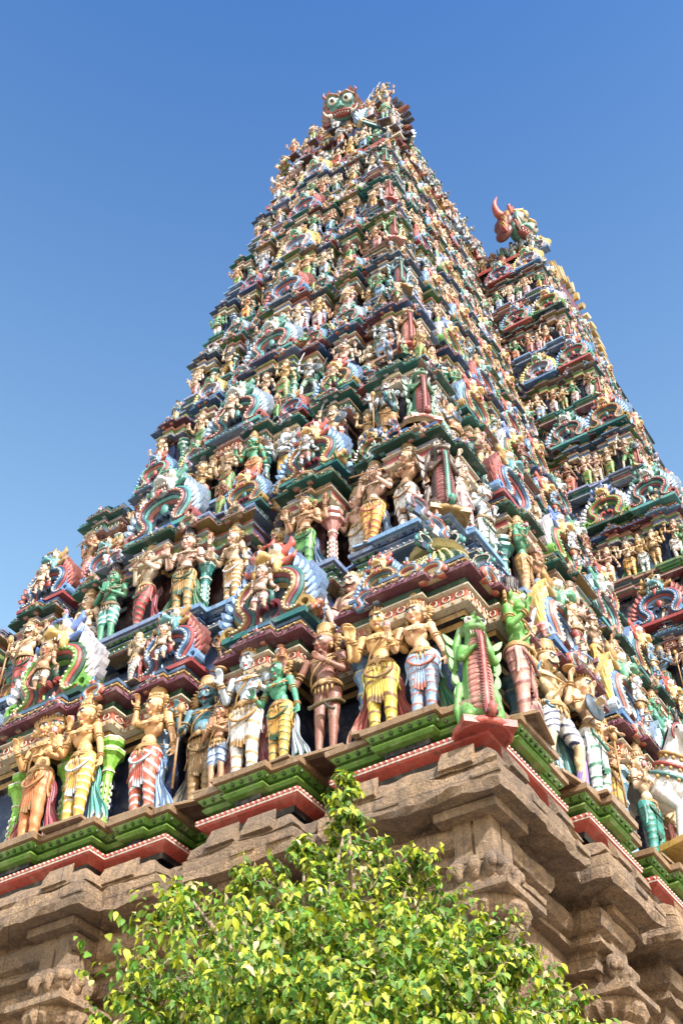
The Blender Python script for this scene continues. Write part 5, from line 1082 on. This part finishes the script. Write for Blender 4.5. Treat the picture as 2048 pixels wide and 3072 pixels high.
# crowd on the vault
zt = 46.95; d = dims(46.5)
for j in range(9):
    t = .35 + j * (d['w'] - .7) / 8; q, rz = place_on('A', t, -.1, zt, d); want('deity_statue', rnd.choice(['warrior', 'four_armed', 'lotus_lady', 'seated_dwarf', 'raised_arm']), q, rz, rnd.uniform(.7, .95), 'A', 8, 'ledge', t)
for j in range(22):
    t = .6 + j * .75; q, rz = place_on('B', t, -.1, zt, d); want('deity_statue', rnd.choice(POOL), q, rz, rnd.uniform(.65, .9), 'B', 8, 'ledge', t)
for j, (x, z, s_) in enumerate([(-6.2, 48.75, 1.35), (-7.3, 48.8, .9), (-9.8, 48.8, .9), (-11.0, 48.8, 1.1), (-8.0, 48.8, .8), (-9.0, 48.8, .8), (-5.7, 49.3, .9), (-10.4, 50.2, .6), (-6.9, 50.3, .7)]): want('deity_statue', ['warrior', 'four_armed', 'fluter', 'door_guardian', 'praying', 'lotus_lady', 'raised_arm', 'cherub', 'cherub'][j], A3(x, 9.25, z), 0, s_, 'A', 9, 'ledge', -x)
for j in range(54):
    y = 10.2 + j * .21; want('attendant_statue', rnd.choice(['warrior', 'seated_dwarf', 'lotus_lady', 'praying', 'cherub', 'seated_lady']), A3([-5.75, -5.95, -6.05][j % 3], y, 48.6 + [0, .85, 1.75][j % 3]), math.pi / 2 - .3, .95, 'B', 9, 'roof', y)
for j, (x, z, s_) in enumerate([(-10.9, 49.0, 1.3), (-11.2, 50.3, 1.0), (-6.4, 50.2, 1.3), (-7.0, 51.0, 1.1), (-5.9, 51.0, 1.0), (-10.2, 51.4, .9), (-9.3, 51.35, .8), (-7.5, 51.4, .8), (-6.0, 52.0, .8)]): want('attendant_statue', ['seated_dwarf', 'cherub', 'warrior', 'seated_lady', 'door_guardian', 'seated_lady', 'fluter', 'lotus_lady', 'warrior'][j], A3(x, 9.1, z), .1, s_, 'A', 9, 'roof', -x)
for j in range(16): want('attendant_statue', rnd.choice(['seated_dwarf', 'cherub', 'warrior', 'seated_lady', 'praying', 'lotus_lady']), A3(-11.3 + j * .37, 8.75 - .1 * (j % 2), 49.0 + 1.0 * (j % 3)), rnd.uniform(-.3, .3), rnd.uniform(.75, 1.05), 'A', 9, 'crowd', j)
for j in range(6): want('deity_statue', rnd.choice(POOL), A3(dims(46.5)['xe'] + .35 + j * .48, dims(46.5)['yr'] + .25, 46.7), 0, .75, 'R', 8, 'ledge', j)
for j in range(4): want('lion_face_ornament', 'face_' + list(FACES)[j], A3(dims(46.5)['xe'] + .3 + j * .85, dims(46.5)['yr'] + .6, 47.1), 0, 1.1, 'R', 8, 'roof', j)
want('lion_face_ornament', 'face_gold', A3(-6.1, 9.3, 49.5), .9, 2.5, 'B', 9, 'roof', -1)

# columns, dormers and corner roofs are parts of their storey
cols_ = sorted([c for c in colstuff if c[0] > 0], key=lambda c: -c[0])
nas_ = sorted([c for c in colstuff if c[0] == -3], key=lambda c: proj(c[3])[2])
def to_local(q): return q - A3(8.5, -22, 0) * 0
for n_, (sz, i, me, q, sc, cc) in enumerate(cols_[:96]):
    o = put('column', me, storeys[i], cc); o.location = q; o.scale = sc
for c in [c for c in colstuff if c[0] == -1]:
    o = put('corner_roof', c[2], storeys[c[1]]); o.location = c[3]; o.scale = c[4]
LOW = {}
def low_mesh(me):
    if me.name in LOW: return LOW[me.name]
    r = me
    if len(me.vertices) > 1500:
        ob = bpy.data.objects.new('tmp', me); COL.objects.link(ob); m = ob.modifiers.new('d', 'DECIMATE'); m.ratio = max(.06, 1400 / len(me.vertices))
        dg = bpy.context.evaluated_depsgraph_get(); dg.update(); r = bpy.data.meshes.new_from_object(ob.evaluated_get(dg), preserve_all_data_layers=True, depsgraph=dg); bpy.data.objects.remove(ob)
    LOW[me.name] = r; return r
def merged(items, name, parent=None, kind='stuff'):
    """items: (mesh, 4x4, colour, trim): one mesh with the colours kept per vertex"""
    VV, LPs, LTs, CC, SM = [], [], [], [], []; off = 0; cache = {}
    for me, M, col, trim in items:
        me = low_mesh(me)
        if me.name not in cache:
            n = len(me.vertices); v = np.empty(n * 3, np.float32); me.vertices.foreach_get('co', v); lp = np.empty(len(me.loops), np.int32); me.loops.foreach_get('vertex_index', lp)
            lt = np.empty(len(me.polygons), np.int32); me.polygons.foreach_get('loop_total', lt); sm = np.empty(len(me.polygons), bool); me.polygons.foreach_get('use_smooth', sm)
            c = np.empty(n * 4, np.float32); me.attributes['paint'].data.foreach_get('color', c); t = np.empty(n, np.float32); me.attributes['tm'].data.foreach_get('value', t)
            cache[me.name] = (v.reshape(-1, 3).astype(float), lp.astype(int), lt.astype(int), c.reshape(-1, 4).astype(float), t.astype(float), sm)
        v, lp, lt, c, t, sm = cache[me.name]; M = np.array(M)
        VV.append(v @ M[:3, :3].T + M[:3, 3]); LPs.append(lp + off); LTs.append(lt); off += len(v)
        cc = c.copy(); a = cc[:, 3:4]; cc[:, :3] = cc[:, :3] * a + np.array(col or (.5, .5, .5)) * (1 - a); cc[:, :3] = cc[:, :3] * (1 - t[:, None]) + np.array(trim or (.5, .36, .16)) * t[:, None]; cc[:, 3] = 1; CC.append(cc); SM.append(sm)
    me = raw_mesh(name, np.concatenate(VV), np.concatenate(LPs), np.concatenate(LTs), np.concatenate(CC), np.zeros(off), np.concatenate(SM))
    o = put(name, me, parent); o['kind'] = kind; return o
def TRS(q, rz, sc):
    sc = (sc,) * 3 if np.isscalar(sc) else sc; M = np.eye(4); M[:3, :3] = rotm('z', rz) @ np.diag(sc); M[:3, 3] = q; return M
for (sz, i, me, q, sc, rz) in nas_[:90]:
    o = put('dormer_ornament', me, storeys[i]); o.location = q; o.scale = sc; o.rotation_euler = (0, 0, rz)
for i in range(9):
    r_ = [(me, TRS(q, 0, sc), cc, None) for (sz, j, me, q, sc, cc) in cols_[96:] if j == i]
    if r_: merged(r_, 'column', storeys[i])
    r_ = [(me, TRS(q, rz, sc), None, None) for (sz, j, me, q, sc, rz) in nas_[90:] if j == i] 
    if r_: merged(r_, 'dormer_ornament', storeys[i])
for c in [c for c in colstuff if c[0] == -2]:
    o = put('dormer_ornament', c[2], storeys[c[1]]); o.location = c[3]; o.scale = c[4]; o.rotation_euler = (0, 0, c[5])

# ------------------------------------------------------------------ turn the list into things with labels of their own
MASTER = {}; LIM = dict(deity_statue=300, attendant_statue=290, lion_face_ornament=290, corner_beast=50, horse_statue=5)
GROUP = dict(deity_statue='painted statues standing on the tower ledges', attendant_statue='small painted figures on the storey roofs', lion_face_ornament='lion-face arches on the storey roofs', corner_beast='rearing beasts on the tower corners', horse_statue=None)
CATG = dict(deity_statue='statue', attendant_statue='small statue', lion_face_ornament='lion-face ornament', corner_beast='beast statue', horse_statue='horse statue')
by = {}
for it in QUEUE: by.setdefault((it['kind'], it['face'], it['tier'], it['zone']), []).append(it)
for v in by.values():
    v.sort(key=lambda it: it['t'])
    for n_, it in enumerate(v): it['ord'] = n_
TIERW = ['lowest tier', 'second tier', 'third tier', 'fourth tier', 'fifth tier', 'sixth tier', 'seventh tier', 'eighth tier', 'vault ledge', 'vault gable']
def label_of(it, pal):
    o = ORD[min(it['ord'], len(ORD) - 1)]; sd = SIDE[it['face']]; tr = TIERW[it['tier']]; m = it['model']
    if it['kind'] == 'lion_face_ornament': return '%s lion-face arch, %s from the corner, %s, %s roof' % (m[5:], o, sd, tr)
    if it['kind'] == 'corner_beast': return '%s on the %s corner, %s' % (['long-tongued green beast with ribbed belly', 'dark beast with green trunk', 'beast with red trunk and belly'][it['tier'] % 3] if it['face'] == 'A' else 'rearing beast', 'near' if it['face'] == 'A' else 'middle bay', tr)
    if it['kind'] == 'horse_statue': return 'white horse statue with beaded collars and red bridle, long side'
    sk = pal['skin'][0]; cl = pal['cloth'][0]; w_ = WORDS[m]
    if it['zone'] == 'arch': return '%s attendant inside %s roof arch, %s, %s' % (sk, o, sd, tr)
    if it['zone'] == 'crowd': return '%s %s, %s in the crowd on the vault gable under the mask' % (sk, w_, o)
    if it['zone'] == 'roof': return '%s %s, %s on the roof, %s, %s' % (sk, w_, o, sd, tr)
    if m == 'snake_belted': return 'brown %s with drum in the recess, lowest tier' % w_
    return '%s %s in %s, %s from corner, %s, %s' % (sk, w_, cl, o, sd, tr)
QUEUE.sort(key=lambda it: -it['size']); cnt = {}; rest = {}
rp = random.Random(5)
for it in QUEUE:
    pal = it['pal'] or palette(rp); kd = it['kind']; cnt[kd] = cnt.get(kd, 0) + 1
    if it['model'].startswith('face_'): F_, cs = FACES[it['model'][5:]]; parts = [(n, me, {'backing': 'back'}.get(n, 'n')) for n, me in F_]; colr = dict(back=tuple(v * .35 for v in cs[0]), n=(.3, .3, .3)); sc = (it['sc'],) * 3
    else:
        parts = YALI if it['model'] == 'yali' else HORSE if it['model'] == 'horse' else FIG[it['model']]
        colr = dict(skin=pal['skin'][1], cloth=pal['cloth'][1], shawl=pal['shawl'], gold=pal['gold'], gold2=pal.get('gold2', pal['gold']), slab=pal.get('slab', TIERC[min(it['tier'], 8)]['top']))
        sc = (it['sc'],) * 3 if it['model'] in ('yali', 'horse') else figw(it['sc'])
    if cnt[kd] > LIM[kd]:
        M = TRS(it['p'], it['rz'], sc)
        for n, me, r in parts: rest.setdefault(kd, []).append((me, M, colr[r], pal.get('trim')))
        continue
    e = bpy.data.objects.new(kd, None); COL.objects.link(e); e.location = it['p']; e.rotation_euler = (0, 0, it['rz']); e.scale = sc
    tag(e, label_of(it, pal), CATG[kd], GROUP[kd])
    for n, me, r in parts:
        o = bpy.data.objects.new(n, me); COL.objects.link(o); o.parent = e; o.color = (*colr[r], 1); o['trim'] = [float(v) for v in pal.get('trim', (.5, .36, .16))]
print('COUNTS', cnt)
for kd, items in rest.items():
    o = merged(items, kd); tag(o, 'far mass of small %ss high on the tower' % kd.replace('_', ' '), CATG[kd])
# the two giant masks
for nm, p, rz, s, cs, lb in (('a', (-7.7, 8.5, 50.8), .3, 1.42, ((.11, .36, .34), (.30, .17, .12), (.30, .10, .10)), 'giant pop-eyed turquoise mask with white fangs crowning the short gable end'),
                             ('b', (-3.4, 16.3, 47.8), math.pi / 2 - .25, 1.75, ((.10, .30, .25), (.52, .38, .10), (.42, .10, .08)), 'giant horned mask with golden brow and dark red ears above the long side')):
    e = tag(empty('guardian_mask', p, rz, s), lb, 'mask', 'giant guardian masks on the vault')
    e.rotation_euler[0] = .55 if nm == 'a' else .15
    for n, me in gable_mask(nm, *cs): put(n, me, e, cs[1])
    if nm == 'b':
        mm = MB()
        for q in (-1, 1):
            tube(mm, spline([(q * .38, .15, .75), (q * .62, .25, .80), (q * .78, .25, 1.02), (q * .74, .22, 1.38)], 6), np.interp(np.linspace(0, 1, 19), [0, .3, 1], [.10, .12, .015]), 10, col=(.50, .10, .05))
            ell(mm, (q * .46, .22, .52), (.13, .30, .30), (.20, .045, .05), nu=14, nv=10); ell(mm, (q * .44, .2, .15), (.12, .26, .28), (.24, .05, .045), nu=14, nv=10)
        tube(mm, spline([(0, -.1, 1.0), (0, -.1, 1.15), (0, .02, 1.28), (0, -.02, 1.42)], 5), np.linspace(.10, .01, 16), 8, col=(.66, .48, .06)); put('horn', mm.mesh('horns_b'), e)

# ------------------------------------------------------------------ weeping fig tree between the camera and the tower
def leaf_material():
    m = bpy.data.materials.new('fig_leaf'); m.use_nodes = True; N, L = nt(m); bs = N['Principled BSDF']
    at = N.new('ShaderNodeAttribute'); at.attribute_name = 'paint'; L.new(at.outputs['Color'], bs.inputs['Base Color']); bs.inputs['Roughness'].default_value = .6
    tr = N.new('ShaderNodeBsdfTranslucent'); mx = N.new('ShaderNodeMixShader'); mx.inputs[0].default_value = .26
    c2 = mix_node(N, L, 1.0, at.outputs['Color'], (1.35, 1.3, .35), 'MULTIPLY'); L.new(c2, tr.inputs[0])
    out = N['Material Output']; L.new(bs.outputs[0], mx.inputs[1]); L.new(tr.outputs[0], mx.inputs[2]); L.new(mx.outputs[0], out.inputs[0]); return m
def bark_material():
    m = bpy.data.materials.new('fig_bark'); m.use_nodes = True; N, L = nt(m); ge = N.new('ShaderNodeNewGeometry'); n_ = noise(N, L, ge.outputs['Position'], 20, 5)
    L.new(mix_node(N, L, n_, (.16, .11, .07), (.34, .27, .20)), N['Principled BSDF'].inputs['Base Color']); N['Principled BSDF'].inputs['Roughness'].default_value = .9; return m
LEAF = leaf_material(); BARK = bark_material()
def back(px, py, dist):
    x, y = px / .765625, py / .765625; d = FW * F_PX + RT * (x - 1024) - UV * (y - 1536); d /= np.linalg.norm(d[:2]); return CAM + d * dist
def make_tree():
    r = np.random.RandomState(4); D0 = 7.6
    blobs = [(790, 1765, .035, 0), (792, 1795, .07, 0), (800, 1840, .10, 0), (812, 1890, .14, 0), (800, 1950, .22, 0), (775, 2020, .42, 0), (955, 1955, .12, .1), (962, 1985, .16, .1), (975, 2045, .24, .1), (900, 2080, .42, .1), (690, 1930, .10, -.1), (660, 2010, .26, -.1),
             (620, 2080, .42, 0), (540, 1985, .13, .2), (520, 2040, .24, .2), (455, 2085, .25, .2), (395, 2010, .08, .3), (390, 2060, .16, .3), (470, 2150, .42, .1), (560, 2180, .5, -.3), (700, 2200, .75, -.4), (880, 2210, .7, -.3), (1010, 2200, .55, 0), (1060, 2110, .2, .2), (1130, 2130, .24, .2), (1180, 2120, .10, .2),
             (1130, 2200, .42, .1), (1210, 2240, .30, .2), (1240, 2190, .09, .2), (1290, 2300, .22, .2), (370, 2200, .26, .2), (320, 2225, .15, .3), (300, 2290, .18, .3), (400, 2290, .42, 0), (560, 2300, .6, -.4), (760, 2320, .8, -.6), (960, 2320, .75, -.5), (1130, 2310, .5, -.1), (240, 2350, .24, .2), (1350, 2345, .12, .2), (1330, 2380, .25, .2)]
    B = [(back(785 + (x - 785) * .92, y + (45 if rr > .35 else 8) + 30, D0 + dd), rr * (.80 if rr > .35 else 1)) for x, y, rr, dd in blobs]
    B += [(A3(*(back(780, 2600, D0)[:2]), 3.9) + A3(*(r.normal(0, .7, 2)), r.uniform(-.6, .6)), .8) for _ in range(9)]
    ctr = back(780, 2500, D0); ctr[2] = 3.4
    leaves = MB(); twigs = MB(); LV = []; LC = []
    base = np.array([(0, 0, 0), (.26, .30, .07), (.30, .62, .05), (.0, 1.12, -.16), (-.30, .62, .05), (-.26, .30, .07), (0, .32, 0), (0, .68, -.02)])
    F = np.array([(0, 1, 6), (1, 2, 7), (1, 7, 6), (2, 3, 7), (0, 6, 5), (5, 6, 7), (5, 7, 4), (4, 7, 3)])
    for c, R in B:
        nt_ = int(22 + 400 * R ** 1.9) if c[2] > 4.2 or True else 60
        CD = r.normal(size=(int(5 + 26 * R), 3)); CD /= np.linalg.norm(CD, axis=1)[:, None]
        for _ in range(nt_):
            u = CD[r.randint(len(CD))] + r.normal(0, .27, 3); u /= np.linalg.norm(u); rad_ = R * r.uniform(.2, 1.15) ** .6
            st = c + u * rad_ * A3(1, 1, .9); L_ = r.uniform(.10, .24) * (1 if R > .15 else .45); dr = u * .8 + A3(0, 0, r.uniform(-.1, .9)); dr += r.normal(0, .3, 3); dr /= np.linalg.norm(dr)
            nlf = r.randint(5, 10); pts = [st + dr * L_ * t + A3(0, 0, -.25 * L_ * t * t) for t in np.linspace(0, 1, nlf)]
            if R < .5 and r.rand() < .5: tube(twigs, [pts[0] - dr * .08, pts[nlf // 2], pts[-1]], [.005, .004, .002], 4)
            tone = r.uniform()
            for j, p in enumerate(pts):
                side = np.cross(dr, A3(0, 0, 1)); side /= np.linalg.norm(side) + 1e-6; a = (j % 2 * 2 - 1) * r.uniform(.4, 1.2)
                t_ = dr * r.uniform(.0, .6) + side * a * .7 + A3(0, 0, -r.uniform(.35, 1.1)); t_ /= np.linalg.norm(t_)
                nn = u * .5 + A3(0, 0, .7) + r.normal(0, .45, 3); nn -= t_ * (nn @ t_); nn /= np.linalg.norm(nn) + 1e-6; s = np.cross(t_, nn)
                ln = r.uniform(.040, .076); w_ = base.copy(); w_[:, 0] *= r.uniform(.75, 1.0); w_[3, 2] -= r.uniform(0, .25)
                LV.append(p + (w_[:, :1] * s + w_[:, 1:2] * t_ + w_[:, 2:3] * nn) * ln)
                k_ = r.uniform(); young = j > nlf - 3
                cc = (.37, .43, .03) if ((young and k_ < .7) or k_ < .16) else ((.08, .20, .015) if k_ < .80 else ((.20, .33, .04) if k_ < .93 else (.50, .46, .22)))
                v_ = r.uniform(.5, 1.2); LC.append((cc[0] * v_, cc[1] * v_, cc[2] * v_, 1))
    n = len(LV); V = np.concatenate(LV); FF = (F[None] + (np.arange(n) * 8)[:, None, None]).reshape(-1, 3); C = np.repeat(np.array(LC), 8, 0)
    leaves.add(V, FF, None, True, cols=C); print('leaves', n)
    t = tag(empty('fig_tree', (ctr[0], ctr[1], 0)), 'leafy weeping fig tree with bright yellow-green drooping leaves in front of the granite base', 'tree')
    def ch(nm, mb, mat):
        o = put(nm, mb.mesh(nm, mat), t); o.location = -A3(ctr[0], ctr[1], 0); return o
    ch('crown', leaves, LEAF); trn = MB(); g0 = A3(ctr[0], ctr[1], 0)
    tube(trn, spline([g0, g0 + A3(.05, 0, .8), g0 + A3(-.05, .05, 1.8), ctr], 6), np.linspace(.20, .11, 19), 12)
    trunk = ch('trunk', trn, BARK); bm = MB()
    for c, R in B[::2]:
        mid = (ctr + c) / 2 + A3(*r.normal(0, .15, 2), .1); tube(bm, spline([ctr - A3(0, 0, .3), mid, c], 5), np.linspace(.055, .008, 11), 6)
    ob = ch('branches', bm, BARK); ot = ch('twigs', twigs, BARK)
make_tree()
# ------------------------------------------------------------------ ground, sky, sun
g = bpy.data.materials.new('dusty_ground'); g.use_nodes = True; N, L = nt(g); ge = N.new('ShaderNodeNewGeometry')
L.new(mix_node(N, L, noise(N, L, ge.outputs['Position'], .6, 6), (.22, .18, .14), (.36, .30, .23)), N['Principled BSDF'].inputs['Base Color']); N['Principled BSDF'].inputs['Roughness'].default_value = .95
m = MB(); R_ = 1500; m.add([(-R_, -R_, 0), (R_, -R_, 0), (R_, R_, 0), (-R_, R_, 0)], np.array([[0, 1, 2, 3]])); o = put('ground', m.mesh('ground', g)); tag(o, kind='structure')
SUN_AZ = math.atan2(-.50, .87); SUN_EL = rad(40)
w = bpy.data.worlds.new('World'); SC.world = w; w.use_nodes = True; N, L = w.node_tree.nodes, w.node_tree.links
sky = N.new('ShaderNodeTexSky'); sky.sky_type = 'NISHITA'; sky.sun_disc = False; sky.sun_elevation = SUN_EL; sky.sun_rotation = math.pi / 2 - SUN_AZ; sky.air_density = 1.3; sky.dust_density = .8; sky.ozone_density = 2.2
hs = N.new('ShaderNodeHueSaturation'); hs.inputs['Saturation'].default_value = 1.2; L.new(sky.outputs[0], hs.inputs['Color']); tc = N.new('ShaderNodeTexCoord'); sz = N.new('ShaderNodeSeparateXYZ'); L.new(tc.outputs['Generated'], sz.inputs[0])
gr = mix_node(N, L, ramp(N, L, sz.outputs[2], .54, 1.0), (2.7, 2.0, 1.42), (.34, .64, .97)); L.new(mix_node(N, L, 1.0, hs.outputs[0], gr, 'MULTIPLY'), N['Background'].inputs[0]); N['Background'].inputs[1].default_value = .13
sl = bpy.data.lights.new('sun', 'SUN'); sl.energy = 5.0; sl.angle = rad(.5); sl.color = (1, .965, .92); so = bpy.data.objects.new('sun', sl); COL.objects.link(so)
so.rotation_euler = (math.pi / 2 - SUN_EL, 0, SUN_AZ + math.pi / 2)
SC.view_settings.view_transform = 'Standard'; SC.view_settings.look = 'None'; SC.view_settings.exposure = .9; SC.view_settings.gamma = 1
